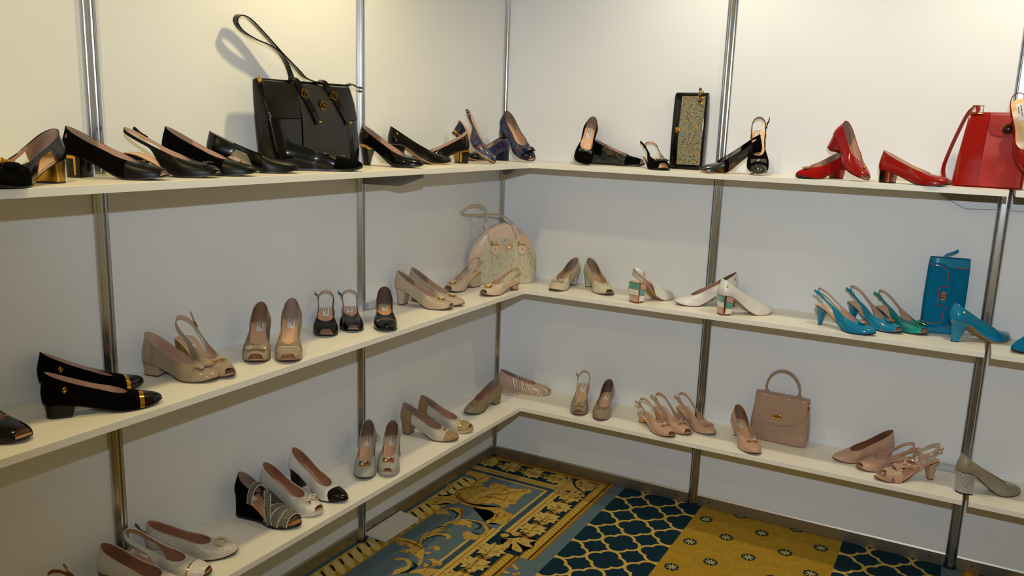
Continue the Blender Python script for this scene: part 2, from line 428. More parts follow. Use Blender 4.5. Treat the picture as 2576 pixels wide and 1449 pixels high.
# scroll motifs of the carpet, a separate tuft layer a hair above the ground weave
MOTIF_Z = [0.0006]
def catmull(P, n=5):
    P = [Vector((p[0], p[1], 0)) for p in P]; N = len(P); out = []
    for i in range(N):
        a, b_, c, d = P[i-1], P[i], P[(i+1) % N], P[(i+2) % N]
        for k in range(n):
            t = k/n; out.append(.5*((2*b_)+(-a+c)*t+(2*a-5*b_+4*c-d)*t*t+(-a+3*b_-3*c+d)*t**3))
    return [(q.x, q.y) for q in out]
def motif(name, polys, h, smooth=True, streak=False):
    mbx = MB()
    for P in polys:
        Q = catmull(P) if smooth else P
        MOTIF_Z[0] += .00003
        bm = bmesh.new(); vs = [bm.verts.new((x, y, MOTIF_Z[0])) for x, y in Q]
        f = bm.faces.new(vs); r = bmesh.ops.triangulate(bm, faces=[f], ngon_method='EAR_CLIP'); bm.verts.index_update()
        mbx.add([v.co.copy() for v in bm.verts], [[v.index for v in g.verts] for g in bm.faces]); bm.free()
    for i, f in enumerate(mbx.f):
        a, b_, c = (Vector(mbx.v[k]) for k in f)
        if (b_-a).cross(c-a).z < 0: mbx.f[i] = tuple(f)[::-1]
    me = bpy.data.meshes.new(name); me.from_pydata(mbx.v, [], mbx.f); me.update()
    return link_mesh(name, me, pile(h, streak), FLOOR, False)
def stroke(P, w):
    """tapered brush stroke as a polygon"""
    P = [Vector((p[0], p[1])) for p in P]; L, Rr = [], []; N = len(P)
    for i, p in enumerate(P):
        t = (P[min(i+1, N-1)]-P[max(i-1, 0)]).normalized(); n_ = Vector((-t.y, t.x)); f = w*max(.12, math.sin(math.pi*(.08+.84*i/(N-1))))
        L.append(p+n_*f); Rr.append(p-n_*f)
    return [(q.x, q.y) for q in L+Rr[::-1]]
GOLDS = [[(0.081,-0.4722),(0.07,-0.4285),(0.0864,-0.3775),(0.1468,-0.3382),(0.1764,-0.348),(0.1562,-0.2968),(0.1706,-0.2845),(0.2005,-0.2798),(0.2398,-0.2778),(0.2475,-0.296),(0.2793,-0.2812),(0.3283,-0.2551),(0.3498,-0.2698),(0.3483,-0.2934),(0.3368,-0.3064),(0.3394,-0.3711),(0.3428,-0.4067),(0.3609,-0.411),(0.3298,-0.4363),(0.3399,-0.4666),(0.3087,-0.471),(0.2708,-0.4585),(0.2604,-0.4758),(0.2312,-0.4999),(0.2006,-0.525),(0.1559,-0.5273),(0.1192,-0.5135)],[(0.0785,-0.4683),(0.0751,-0.4927),(0.055,-0.5168),(0.0299,-0.533),(0.0229,-0.5757),(0.0176,-0.6166),(0.0628,-0.6138),(0.0808,-0.5917),(0.0981,-0.5646),(0.1301,-0.5599),(0.1371,-0.5234),(0.106,-0.5002)],[(0.0084,-0.2716),(0.0186,-0.2271),(0.0475,-0.2335),(0.0681,-0.2137),(0.1143,-0.2334),(0.1305,-0.2777),(0.1267,-0.3042),(0.1357,-0.3396),(0.1036,-0.3663),(0.1021,-0.332),(0.0796,-0.2867),(0.0557,-0.2717)],[(0.2033,-0.533),(0.2461,-0.5365),(0.2781,-0.5261),(0.3088,-0.5368),(0.3267,-0.5603),(0.3285,-0.5935),(0.323,-0.6212),(0.3415,-0.638),(0.3464,-0.6206),(0.3626,-0.615),(0.3984,-0.6064),(0.396,-0.5599),(0.3988,-0.5337),(0.3884,-0.5107),(0.3658,-0.5053),(0.3247,-0.491),(0.2998,-0.4864),(0.2524,-0.5014)],[(0.1443,-0.5348),(0.1911,-0.5468),(0.2515,-0.5339),(0.2907,-0.524),(0.3212,-0.4993),(0.3269,-0.4697),(0.294,-0.4909),(0.2507,-0.5136),(0.2006,-0.525),(0.1535,-0.5235)],[(0.1122,-0.6682),(0.1133,-0.6424),(0.1264,-0.6136),(0.1452,-0.586),(0.1719,-0.574),(0.2014,-0.5958),(0.2182,-0.6299),(0.2225,-0.6614),(0.2127,-0.6774),(0.2023,-0.6401),(0.1857,-0.621),(0.1605,-0.617),(0.1468,-0.6309),(0.1708,-0.6505),(0.1478,-0.6602),(0.1311,-0.676)],[(0.2108,-0.6883),(0.2278,-0.6629),(0.2515,-0.6477),(0.2994,-0.6363),(0.3353,-0.642),(0.3657,-0.6647),(0.3755,-0.6815),(0.3807,-0.7191),(0.3715,-0.7737),(0.3454,-0.7859),(0.325,-0.7901),(0.3005,-0.7612),(0.3001,-0.7434),(0.3149,-0.7294),(0.3341,-0.7398),(0.3582,-0.7379),(0.3692,-0.7174),(0.3562,-0.6847),(0.3243,-0.649),(0.2957,-0.6483),(0.2821,-0.6618),(0.3007,-0.6923),(0.2956,-0.7049),(0.2707,-0.6927),(0.2656,-0.7054),(0.238,-0.7136),(0.2135,-0.7199),(0.1915,-0.7434),(0.1882,-0.7781),(0.1879,-0.7875),(0.1948,-0.7318),(0.1995,-0.7051)],[(0.1879,-0.7875),(0.197,-0.7351),(0.215,-0.7424),(0.2032,-0.7777),(0.2186,-0.7679),(0.237,-0.7562),(0.2449,-0.7649),(0.2194,-0.7857),(0.2223,-0.8065),(0.2487,-0.7942),(0.2727,-0.8013),(0.2798,-0.8189),(0.2688,-0.8346),(0.2631,-0.8162),(0.2383,-0.8143),(0.2177,-0.8319),(0.2077,-0.8647),(0.212,-0.9053),(0.2031,-0.911),(0.1797,-0.8649),(0.1777,-0.8305),(0.1873,-0.8062)],[(0.0971,-0.9263),(0.1328,-0.9123),(0.1683,-0.9073),(0.1937,-0.9127),(0.2223,-0.9202),(0.2503,-0.9485),(0.2671,-0.9788),(0.2873,-1.014),(0.2995,-1.0491),(0.292,-1.05),(0.2759,-1.0212),(0.2479,-0.999),(0.2238,-1.0061),(0.2256,-0.9969),(0.2245,-0.9895),(0.1822,-1.0039),(0.1792,-0.9852),(0.199,-0.9685),(0.1858,-0.956),(0.1655,-0.9604),(0.1386,-0.9648)],[(0.2531,-0.9342),(0.2578,-0.9103),(0.2735,-0.8961),(0.2902,-0.9024),(0.2956,-0.9198),(0.2824,-0.9281),(0.2716,-0.9183)],[(0.2611,-0.9581),(0.279,-0.9447),(0.2815,-0.9514),(0.2738,-0.9705)],[(0.1951,-1.0642),(0.2005,-1.0489),(0.2199,-1.0327),(0.2502,-1.0373),(0.2708,-1.0633),(0.2812,-1.0949),(0.2794,-1.1148),(0.2642,-1.1355),(0.256,-1.1518),(0.2568,-1.1582),(0.2427,-1.1229),(0.2519,-1.1021),(0.2601,-1.074),(0.2466,-1.0553),(0.2255,-1.049),(0.2104,-1.0624)],[(0.2817,-1.1319),(0.2998,-1.087),(0.3274,-1.0545),(0.3643,-1.0351),(0.3749,-1.036),(0.3698,-1.0873),(0.3491,-1.1003),(0.3306,-1.0938),(0.3039,-1.1069)],[(0.2978,-0.9995),(0.3078,-0.9812),(0.3376,-0.9861),(0.3531,-0.9881),(0.3626,-1.0055),(0.3426,-1.0296),(0.3274,-1.0545),(0.32,-1.0554),(0.3029,-1.0276),(0.3179,-1.0259),(0.3333,-1.0278),(0.3214,-1.0042),(0.3068,-0.9977)],[(-0.0027,-0.4062),(0.0128,-0.3961),(0.04,-0.4193),(0.0385,-0.4547),(0.0396,-0.4823),(0.0189,-0.4617),(0.022,-0.4368)]]
TANS = [[(0.4047,-0.1587),(0.4199,-0.1131),(0.4277,-0.0656),(0.4163,-0.036),(0.4435,-0.0492),(0.4625,-0.0854),(0.4961,-0.1287),(0.5423,-0.1563),(0.5646,-0.1813),(0.5635,-0.1987),(0.5396,-0.175),(0.4929,-0.1712),(0.4669,-0.1881),(0.4454,-0.1906),(0.4268,-0.1853)],[(0.4689,-0.0691),(0.4818,-0.0364),(0.5114,-0.0353),(0.5395,-0.0472),(0.5686,-0.0461),(0.5663,-0.083),(0.5691,-0.1102),(0.5521,-0.1328),(0.553,-0.1551),(0.5197,-0.1308),(0.4934,-0.1128)],[(0.4458,-0.7133),(0.4722,-0.7053),(0.4748,-0.7428),(0.4882,-0.7811),(0.5073,-0.7648),(0.4991,-0.7317),(0.5086,-0.7343),(0.5243,-0.7666),(0.561,-0.7684),(0.5569,-0.746),(0.5101,-0.7074),(0.5494,-0.7169),(0.586,-0.7107),(0.5573,-0.6861),(0.57,-0.6563),(0.531,-0.6591),(0.5437,-0.6288),(0.5031,-0.668),(0.4838,-0.6891)],[(0.4613,-0.6745),(0.4629,-0.6845),(0.4581,-0.6944),(0.4487,-0.7004),(0.4383,-0.7002),(0.4307,-0.694),(0.4291,-0.6839),(0.4339,-0.674),(0.4434,-0.6679),(0.4539,-0.6681)],[(0.4963,-0.6401),(0.4977,-0.6503),(0.4924,-0.6605),(0.4824,-0.6668),(0.4716,-0.6669),(0.464,-0.6606),(0.4626,-0.6504),(0.4679,-0.6401),(0.4779,-0.6337),(0.4888,-0.6337)],[(0.577,-0.8626),(0.5946,-0.8632),(0.608,-0.8702),(0.6129,-0.8863),(0.5999,-0.8869)],[(0.5635,-0.9212),(0.5836,-0.9161),(0.6026,-0.923),(0.5929,-0.9328)],[(0.6068,-0.9203),(0.6193,-0.9087),(0.629,-0.8951),(0.6352,-0.9137),(0.624,-0.9277)]]
VEINS = [([(0.2039,-0.4149),(0.2284,-0.3767),(0.2647,-0.3588),(0.2812,-0.3256),(0.3046,-0.2962)],0.0045),([(0.0802,-0.4672),(0.1135,-0.5009),(0.1511,-0.5197),(0.2147,-0.5106),(0.2565,-0.4731)],0.004),([(0.0853,-0.4526),(0.1194,-0.4916),(0.1497,-0.51),(0.189,-0.506)],0.004),([(0.0802,-0.4672),(0.0786,-0.423),(0.1062,-0.3705),(0.1468,-0.3382)],0.004),([(0.1605,-0.4207),(0.1715,-0.3798),(0.1845,-0.3456)],0.003),([(0.1952,-0.4589),(0.2086,-0.4229),(0.2493,-0.413),(0.2941,-0.4113)],0.004),([(0.1597,-0.5408),(0.2097,-0.54),(0.2552,-0.5211)],0.004),([(0.2454,-0.3657),(0.2415,-0.3172),(0.2469,-0.2848)],0.003),([(0.0611,-0.2805),(0.0883,-0.3052),(0.1003,-0.345)],0.004),([(0.1214,-0.9414),(0.1553,-0.9285),(0.1996,-0.9303),(0.2454,-0.9474)],0.004),([(0.3195,-0.54),(0.3395,-0.5521),(0.3403,-0.5762)],0.006),([(0.1765,-0.5813),(0.2027,-0.605),(0.2185,-0.6445)],0.005),([(0.3321,-0.644),(0.3602,-0.6589),(0.3709,-0.6753)],0.004),([(0.1942,-0.8733),(0.2038,-0.8934),(0.2091,-0.9072)],0.004)]
NAVS = [([(0.1327,-0.6197),(0.1626,-0.6131),(0.195,-0.625),(0.2077,-0.6661)],0.006),([(0.2526,-0.6566),(0.2978,-0.6517),(0.3257,-0.6623),(0.3352,-0.6889),(0.3191,-0.7083)],0.005),([(0.321,-0.7255),(0.3463,-0.732),(0.3686,-0.72)],0.004),([(0.212,-0.9053),(0.2062,-0.8657),(0.2252,-0.827),(0.2596,-0.8141)],0.004),([(0.1848,-0.7895),(0.1991,-0.7549),(0.2161,-0.7441)],0.0045),([(0.2646,-1.0401),(0.2901,-1.0589),(0.2863,-1.1105),(0.2739,-1.1295)],0.009),([(0.2777,-0.9882),(0.2733,-0.9667)],0.004),([(0.3218,-1.058),(0.3323,-1.0323),(0.3294,-1.007)],0.003),([(0.1852,-0.6658),(0.1951,-0.6983)],0.006)]

motif('carpet_scroll', GOLDS, '#C6A450', True, True); motif('carpet_leaf', TANS, '#C9A860', True, True)
motif('carpet_vein', [stroke(P, w) for P, w in VEINS], '#7A4A14', False); motif('carpet_navy_stroke', [stroke(P, w) for P, w in NAVS], '#122A38', False)  # brown veins and navy strokes, both colours of the carpet's own pattern
LEAF = [(0, 0), (.016, .020), (.010, .034), (.030, .036), (.034, .052), (.050, .044), (.058, .058), (.066, .042), (.086, .046), (.082, .026), (.104, .018), (.094, .002), (.108, -.010), (.088, -.018), (.090, -.036), (.068, -.034), (.060, -.050), (.046, -.036), (.028, -.042), (.026, -.024), (.008, -.022)]
def leafat(o, d, s=1.0):
    d = Vector(d).normalized(); n_ = Vector((-d.y, d.x)); return [(o[0]+(d.x*a+n_.x*b_)*s, o[1]+(d.y*a+n_.y*b_)*s) for a, b_ in LEAF]
LV, CU, OL = [], [], []
def leafrow(o, d):
    LV.append(leafat(o, d, 1.12)); d = Vector(d).normalized(); n_ = Vector((-d.y, d.x)); o = Vector(o)
    q = lambda a, b_: tuple(o+d*a+n_*b_)
    CU.append(stroke([q(-.006, .032), q(-.014, .012), q(-.012, -.010), q(.002, -.030)], .006)); OL.append(stroke([q(-.002, .020), q(.012, .008), q(.020, -.006)], .008))
    CU.append(stroke([q(.012, 0), q(.05, .004), q(.085, .004)], .0022)); CU.append(stroke([q(.03, .004), q(.045, .022), q(.05, .036)], .0018)); CU.append(stroke([q(.04, .002), q(.055, -.018), q(.06, -.034)], .0018))
for i in range(4): leafrow((.520, -.640+.118*i), (0, 1))
for i in range(5): leafrow((.465, -1.345+.118*i), (0, 1))
for i in range(4): leafrow((-.03+.118*i, -.094), (1, 0))
motif('carpet_leaf', LV, '#CDB264', True, True); motif('carpet_vein', CU, '#8A5A1C', False); motif('carpet_leaf', OL, '#7E6A1E', False)


# ------------------------------------------------------------------ walls: system stand of posts, rails and laminate panels
ALU = alu('#C9CBD0', .22); ALU_RAIL = alu('#B0ABA2', .42); BLACKR = plain('#151311', .6)
def post_profile(r=.0195):
    """octagonal stand post with a slot in every face"""
    out = []
    for i in range(8):
        a = i*math.pi/4; n_ = Vector((math.cos(a), math.sin(a))); t = Vector((-n_.y, n_.x)); h = r*math.tan(math.pi/8)
        for u, d in ((-h*.93, r), (-.0030, r), (-.0030, r-.006), (.0030, r-.006), (.0030, r), (h*.93, r)):
            q = n_*d+t*u; out.append((q.x, q.y))
    return out
PP = post_profile()
def add_post(parent, x, y):
    o = MB().prism([(x+a, y+b_) for a, b_ in PP], .012, 2.5).build('post', ALU, parent, smooth=False)
    MB().cyl((x, y, .007), .024, .014, 20).build('post_foot', BLACKR, o)
    return o
def add_panel(parent, a, b_):
    """thin laminate panel between two posts, a and b_ on the wall line"""
    a, b_ = Vector(a), Vector(b_); d = (b_-a).normalized(); a = a+d*.012; b_ = b_-d*.012; n_ = Vector((-d.y, d.x))*.0022
    MB().add([(*(a+n_), .045), (*(b_+n_), .045), (*(b_-n_), .045), (*(a-n_), .045), (*(a+n_), 2.44), (*(b_+n_), 2.44), (*(b_-n_), 2.44), (*(a-n_), 2.44)],
             [(0, 1, 2, 3), (4, 7, 6, 5), (0, 4, 5, 1), (1, 5, 6, 2), (2, 6, 7, 3), (3, 7, 4, 0)]).build('panel', panel_white(), parent, smooth=False)
def add_rail(parent, a, b_, z0, z1, side):
    a, b_ = Vector(a), Vector(b_); d = (b_-a).normalized(); a = a+d*.017; b_ = b_-d*.017; n_ = Vector((-d.y, d.x))
    M = Matrix(((d.x, n_.x, 0, (a.x+b_.x)/2), (d.y, n_.y, 0, (a.y+b_.y)/2), (0, 0, 1, (z0+z1)/2), (0, 0, 0, 1)))
    L = (b_-a).length; h = z1-z0
    prof = [(-.008, -h/2), (.008, -h/2), (.008, h/2-.006), (.0045, h/2), (-.0045, h/2), (-.008, h/2-.006)]
    mb = MB().prism([(p[0], p[1]) for p in prof], -L/2, L/2, 'x')
    o = mb.build('rail', ALU_RAIL, parent, M, smooth=False)
    for s in (-1, 1):
        q = M @ Vector((s*(L/2-.055), side*.0085, 0))
        MB().cyl((0, 0, 0), .0045, .003, 12).build('screw', plain('#3A3833', .4), o, Matrix.Translation(q) @ Matrix(((d.x, 0, n_.x, 0), (d.y, 0, n_.y, 0), (0, 1, 0, 0), (0, 0, 0, 1))))
    return o
WL = empty('wall_left'); tag(WL, kind='structure'); WR = empty('wall_right'); tag(WR, kind='structure')
YL = [0, -1.0126, -2.0194, -3.03]; XR = [0, .99, 1.978, 2.97]
for i in range(3):
    add_panel(WL, (0, YL[i+1]), (0, YL[i])); add_rail(WL, (0, YL[i+1]), (0, YL[i]), .010, .060, -1); add_rail(WL, (0, YL[i+1]), (0, YL[i]), 2.44, 2.49, -1); add_post(WL, 0, YL[i+1])
    add_panel(WR, (XR[i], 0), (XR[i+1], 0)); add_rail(WR, (XR[i], 0), (XR[i+1], 0), .002, .053, -1); add_rail(WR, (XR[i], 0), (XR[i+1], 0), 2.44, 2.49, -1); add_post(WR, XR[i+1], 0)
add_post(WR, 0, 0)

# ------------------------------------------------------------------ shelves
ZT, ZM, ZL = 1.418, .8966, .380; TH = .0185; DEP = .2855
def board(name, x0, x1, y0, y1, zt, label, grp=None):
    o = MB().box(((x0+x1)/2, (y0+y1)/2, zt-TH/2), (abs(x1-x0), abs(y1-y0), TH), bev=.0007).build(name, shelf_white(), smooth=False)
    return tag(o, label, 'shelf', grp)
SHW = {'T': 'top', 'M': 'middle', 'L': 'bottom'}
for k, z in (('T', ZT), ('M', ZM), ('L', ZL)):
    dz = -.0012 if k == 'L' else 0.0
    board('display_shelf', .0, 1.9785, -DEP, -.003, z+(.0012 if k != 'M' else .0008), 'long white %s shelf board on the right wall reaching the corner' % SHW[k], 'shelf boards')
    board('display_shelf', .003, DEP, -2.98, -DEP-.0006, z+dz, 'long white %s shelf board along the left wall' % SHW[k], 'shelf boards')
    board('display_shelf', 1.9975, 2.96, -DEP, -.003, z+(.0012 if k != 'M' else .0008), 'short stretch of %s shelf board past the gap at the right edge' % SHW[k], 'shelf boards')
# sheet metal supports
GREY = alu('#8C8C8C', .45)
def bracket_plate(poly, axis, pos, label, th=.003):
    o = MB().prism(poly, pos-th/2, pos+th/2, axis).build('shelf_bracket', GREY, smooth=False); return tag(o, label, 'bracket', 'shelf brackets')
zb = ZT-TH-.0006
bracket_plate([(.022, zb), (.270, zb), (.270, zb-.012), (.172, zb-.046), (.022, zb-.048)], 'y', -1.0126+.0, 'grey metal gusset under the top shelf at the middle post of the left wall')
bracket_plate([(1.956, zb), (1.775, zb), (1.775, zb-.016), (1.862, zb-.062), (1.956, zb-.058)], 'y', -.022, 'grey trapezoid bracket plate under the top shelf left of the right-hand post')
bracket_plate([(2.000, zb), (2.180, zb), (2.180, zb-.016), (2.095, zb-.062), (2.000, zb-.058)], 'y', -.022, 'grey trapezoid bracket plate under the top shelf right of the right-hand post')
bracket_plate([(.022, zb), (.085, zb), (.085, zb-.008), (.050, zb-.046), (.022, zb-.048)], 'y', -.022, 'small dark bracket plate under the top shelf in the corner')
def bracket_bar(x0, x1, y, z, label, along='x'):
    mb = MB(); h, d = .022, .018
    v = [(x0, 0), (x1, 0)]
    sl = .014
    poly = [(x0, z), (x1, z), (x1-math.copysign(sl, x1-x0)*1, z+h), (x0, z+h)]
    if along == 'x': mb.prism(poly, y-d, y, 'y')
    else: mb.prism(poly, y, y+d, 'x')
    return tag(mb.build('bracket_bar', plain('#B4B6BA', .4), smooth=False), label, 'bracket', 'bracket bars on the shelves')
bracket_bar(1.956, 1.885, -.016, ZM+.003, 'aluminium bracket bar on the middle shelf left of the right-hand post')
bracket_bar(2.000, 2.062, -.016, ZM+.003, 'aluminium bracket bar on the middle shelf right of the right-hand post')
bracket_bar(1.956, 1.885, -.016, ZL+.003, 'aluminium bracket bar on the bottom shelf left of the right-hand post')
bracket_bar(2.000, 2.062, -.016, ZL+.003, 'aluminium bracket bar on the bottom shelf right of the right-hand post')
bracket_bar(-.990, -.915, .004, ZM+.003, 'pale bracket bar on the middle shelf beside the middle post of the left wall', 'y')
bracket_bar(-.990, -.915, .004, ZL+.003, 'pale bracket bar on the bottom shelf beside the middle post of the left wall', 'y')
# loose board on the floor against the left wall
o = MB().prism([(.012, -.995), (.108, -1.000), (.112, -.790), (.012, -.775)], .016, .028).build('loose_board', plain('#DAD6CE', .5), ang=30)
MB().prism([(.016, -.985), (.045, -.985), (.045, -.790), (.016, -.785)], .0, .016).build('board_foot', plain('#B5AFA6', .6), o)
tag(o, 'loose white board lying on the carpet against the left wall rail', 'board')

# ------------------------------------------------------------------ shoe builder
# local frame: x from heel (0) to toe tip (L), y across, z up, ground at z = 0
NUDE = leather('#C9A58F', .5); INSOLE = leather('#D6AC88', .4); COUNTER = suede('#9A8478'); TAN = leather('#B07F5C', .5)
BLK_SOLE = plain('#17120E', .45); BRN_SOLE = plain('#5A3420', .45); TANSOLE = plain('#A97C46', .5)
def sstep(a, b, x): t = np.clip((x-a)/(b-a), 0, 1); return t*t*(3-2*t)
def lerp(a, b, t): return a+(b-a)*t
def text_mesh(body, size):
    cu = bpy.data.curves.new('t', 'FONT'); cu.body = body; cu.size = size; cu.resolution_u = 2; cu.extrude = 0; cu.offset = size*.022
    ob = bpy.data.objects.new('t', cu); COL.objects.link(ob); dg = bpy.context.evaluated_depsgraph_get()
    me = ob.evaluated_get(dg).to_mesh(); v = [tuple(q.co) for q in me.vertices]; f = [tuple(p.vertices) for p in me.polygons]
    ob.evaluated_get(dg).to_mesh_clear(); bpy.data.objects.remove(ob); bpy.data.curves.remove(cu)
    xs = [q[0] for q in v]; ys = [q[1] for q in v]; w = max(xs)-min(xs)
    return [(q[0]-min(xs), q[1]-min(ys)) for q in v], f, w
TXT1 = text_mesh('Donna Lara', .0072); TXT2 = text_mesh('Venezia', .0062)

class Shoe:
    def __init__(s, L=.24, hh=.06, wh=.029, ww=.0255, wb=.0385, toe='almond', t0=.004, vamp=.70, ct=.062, xb=.006, zt=None, sag=.010, throat=2.0,
                 typ='pump', peep=0, strap=.010, hmin=.022, box=.62, side=1, bend=.006, peepw=.060, dors=(.30, .54), slope=.25):
        s.L, s.hh, s.wh, s.ww, s.wb, s.toe, s.t0, s.typ, s.side, s.bend = L, hh, wh, ww, wb, toe, t0, typ, side, bend
        s.xt = vamp*L; s.xb = xb; s.zb = hh+ct; s.xc = s.xt-.055
        s.zt = (zt if zt is not None else .036)+float(s.zs(s.xt)); s.sag = sag; s.thr = throat; s.hmin = hmin; s.box = box; s.slope = slope
        s.peep, s.peepw, s.strapw, s.dors = peep, peepw, strap, dors
        s.grid()
    def w0(s, x):
        r = np.asarray(x)/s.L
        return np.where(r < .42, lerp(s.wh, s.ww, sstep(.12, .42, r)), lerp(s.ww, s.wb, sstep(.42, .70, r)))
    def hw(s, x):
        r = np.asarray(x, float)/s.L; w = s.w0(x)
        w = w*np.where(r < .12, np.sqrt(np.clip(1-(1-r/.12)**2, 0, 1)), 1)
        n, m = {'round': (2.25, 1.95), 'almond': (2.0, 1.65), 'point': (1.7, 1.35), 'square': (3.4, 2.2)}[s.toe]
        t = np.clip((r-.66)/.34, 0, 1)
        return w*np.clip(1-t**n, 0, 1)**(1/m)
    def cy(s, x): return s.side*s.bend*sstep(.5, 1.0, np.asarray(x)/s.L)
    def zs(s, x):
        r = np.asarray(x, float)/s.L; q = np.clip((r-.10)/.56, 0, 1); f = .8*(1-q*q*(3-2*q))+.2*(1-q)
        return s.t0+(s.hh-s.t0)*f+.010*np.clip((r-.74)/.26, 0, 1)**2
    def topz(s, x):
        r = np.clip((x-s.xb)/(s.xt-s.xb), 0, 1); zm = (s.zb+s.zt)/2-s.sag
        z = (1-r)**2*s.zb+2*r*(1-r)*zm+r*r*s.zt
        return np.maximum(z, s.zs(x)+s.hmin)
    def grid(s, K=52, NV=14):
        L = s.L
        def half(xa, xz, wf, n=400):
            tau = np.linspace(0, np.pi, n); x = xz+(xa-xz)*(1+np.cos(tau))/2; y = wf(x); d = np.r_[0, np.cumsum(np.hypot(np.diff(x), np.diff(y)))]
            return x, y, d/d[-1], d[-1]
        ox, oy, of, ol = half(L, 0, s.hw)
        def wt(x):
            w = s.w0(x)-.0028
            u = np.clip((x-s.xc)/(s.xt-s.xc), 0, 1); w = w*np.clip(1-u**s.thr, 0, 1)**(1/s.thr)
            d = np.clip((x-s.xb)/.03, 0, 1); return w*lerp(.90 if s.typ == 'sling' else .74, 1.0, sstep(0, .34*L, x))*np.sqrt(np.clip(1-(1-d)**2, 0, 1))
        tx, ty, tf, tl = half(s.xt, s.xb, wt)
        def fat(x_, X, Fv): return float(np.interp(-x_, -X, Fv))
        fa, fb = fat(s.xc, ox, of), fat(.034, ox, of); ga, gb = fat(s.xc, tx, tf), fat(.034, tx, tf)
        t = np.linspace(0, 1, K+1); t = .45*t**1.9+.55*t; sp = t/t[-1]
        g = np.interp(sp, [0, fa, fb, 1], [0, ga, gb, 1])
        X0, Y0 = np.interp(sp, of, ox), np.interp(sp, of, oy); X3, Y3 = np.interp(g, tf, tx), np.interp(g, tf, ty)
        Y0[0] = Y0[-1] = 0; Y3[0] = Y3[-1] = 0
        dx, dy = np.gradient(X0), np.gradient(Y0); nl = np.hypot(dx, dy)+1e-12; nx, ny = -dy/nl*-1, dx/nl*-1   # outward
        nx, ny = dy/nl, -dx/nl
        nx[0], ny[0] = 1, 0; nx[-1], ny[-1] = -1, 0
        s.sp, s.ol, s.K, s.NV = sp, ol, K, NV; s.X0 = X0
        P0 = np.stack([X0, Y0, s.zs(X0)], 1); P3 = np.stack([X3, Y3, s.topz(X3)], 1)
        H = (P3-P0)[:, 2]; D = P3-P0; D[:, 2] = 0
        front = sstep(fa*1.25, 0, sp)
        P1 = P0.copy(); bl = lerp(.0042, .0015, front)+.0035*sstep(fb, 1, sp); P1[:, 0] += nx*bl; P1[:, 1] += ny*bl; P1[:, 2] += H*lerp(.42, s.box, front)
        P2 = P3-D*lerp(.25, .52, front)[:, None]; P2[:, 2] -= H*lerp(.30, s.slope, front); P2[:, 0] += nx*.0012*(1-front); P2[:, 1] += ny*.0012*(1-front)
        s.B = (P0, P1, P2, P3)
        seg = np.linalg.norm(P3-P0, axis=1)+.004
        v0 = np.zeros(K+1); xr = X0/L
        if s.typ == 'sling': v0 = np.maximum(v0, (1-s.strapw/seg)*sstep(.47, .31, xr))
        if s.typ == 'dorsay':
            a, b_ = s.dors; v0 = np.maximum(v0, (1-s.strapw/seg)*sstep(a-.05, a+.03, xr)*sstep(b_+.07, b_-.03, xr))
        if s.peep:
            pk = min(.9985, s.peep*1.45) if s.peep < .9 else s.peep; pw_ = s.peepw*1.25 if s.peep < .9 else s.peepw
            v0 = np.maximum(v0, pk*np.clip(1-(sp/pw_)**2.6, 0, 1)**.5)
        s.v0 = v0
        vv = np.linspace(0, 1, NV+1); V = v0[:, None]+(1-v0)[:, None]*vv[None, :]
        s.half = s.ev(np.arange(K+1)[:, None]*np.ones_like(V), V)
        # full ring: +side then -side
        A = s.half.copy(); Bm = s.half[1:-1][::-1].copy(); Bm[..., 1] *= -1
        G = np.concatenate([A, Bm], 0); G[..., 1] += s.cy(G[..., 0])
        s.G = G
        du = np.roll(G, -1, 0)-np.roll(G, 1, 0); dv = np.gradient(G, axis=1)
        N = np.cross(dv, du); ln = np.linalg.norm(N, axis=2, keepdims=True); N = N/(ln+1e-12)
        c = G.mean((0, 1)); 
        N *= np.sign((N*(G-np.array([0, 0, 0])-np.stack([np.clip(G[..., 0], .04, L-.06), 0*G[..., 0], s.zs(G[..., 0])+.01], -1))).sum(-1).mean())
        s.N = N
        U = np.r_[sp*ol, -(sp[1:-1][::-1])*ol]; arc = np.concatenate([np.zeros((G.shape[0], 1)), np.cumsum(np.linalg.norm(np.diff(G, axis=1), axis=2), 1)], 1)
        s.UV = np.stack([U[:, None]*np.ones_like(arc), arc+(np.r_[v0, v0[1:-1][::-1]]*np.r_[seg, seg[1:-1][::-1]])[:, None]], -1)
    def ev(s, k, v):
        """point on the half surface, fractional ring index k, height v"""
        k = np.clip(np.asarray(k, float), 0, s.K); i = np.minimum(k.astype(int), s.K-1); f = (k-i)[..., None]; v = np.asarray(v, float)[..., None]
        C = [b_[i]*(1-f)+b_[i+1]*f for b_ in s.B]
        return (1-v)**3*C[0]+3*v*(1-v)**2*C[1]+3*v*v*(1-v)*C[2]+v**3*C[3]
    def k_at(s, x): return float(np.interp(-x, -s.X0, np.arange(s.K+1)))
    def pt(s, k, v, sgn=1, off=0.0):
        k = np.atleast_1d(np.asarray(k, float)); v = np.atleast_1d(np.asarray(v, float))
        p = s.ev(k, v); e = .15
        a = s.ev(np.clip(k+e, 0, s.K), v)-s.ev(np.clip(k-e, 0, s.K), v); b_ = s.ev(k, np.clip(v+.02, 0, 1))-s.ev(k, np.clip(v-.02, 0, 1))
        n = np.cross(a, b_); n /= np.linalg.norm(n, axis=-1, keepdims=True)+1e-12
        ref = p-np.stack([np.clip(p[..., 0], .04, s.L-.06), 0*p[..., 0], s.zs(p[..., 0])+.008], -1)
        n *= np.sign((n*ref).sum(-1, keepdims=True)); p = p+n*off
        p[..., 1] = p[..., 1]*sgn+s.cy(p[..., 0]); n[..., 1] *= sgn
        return p, n
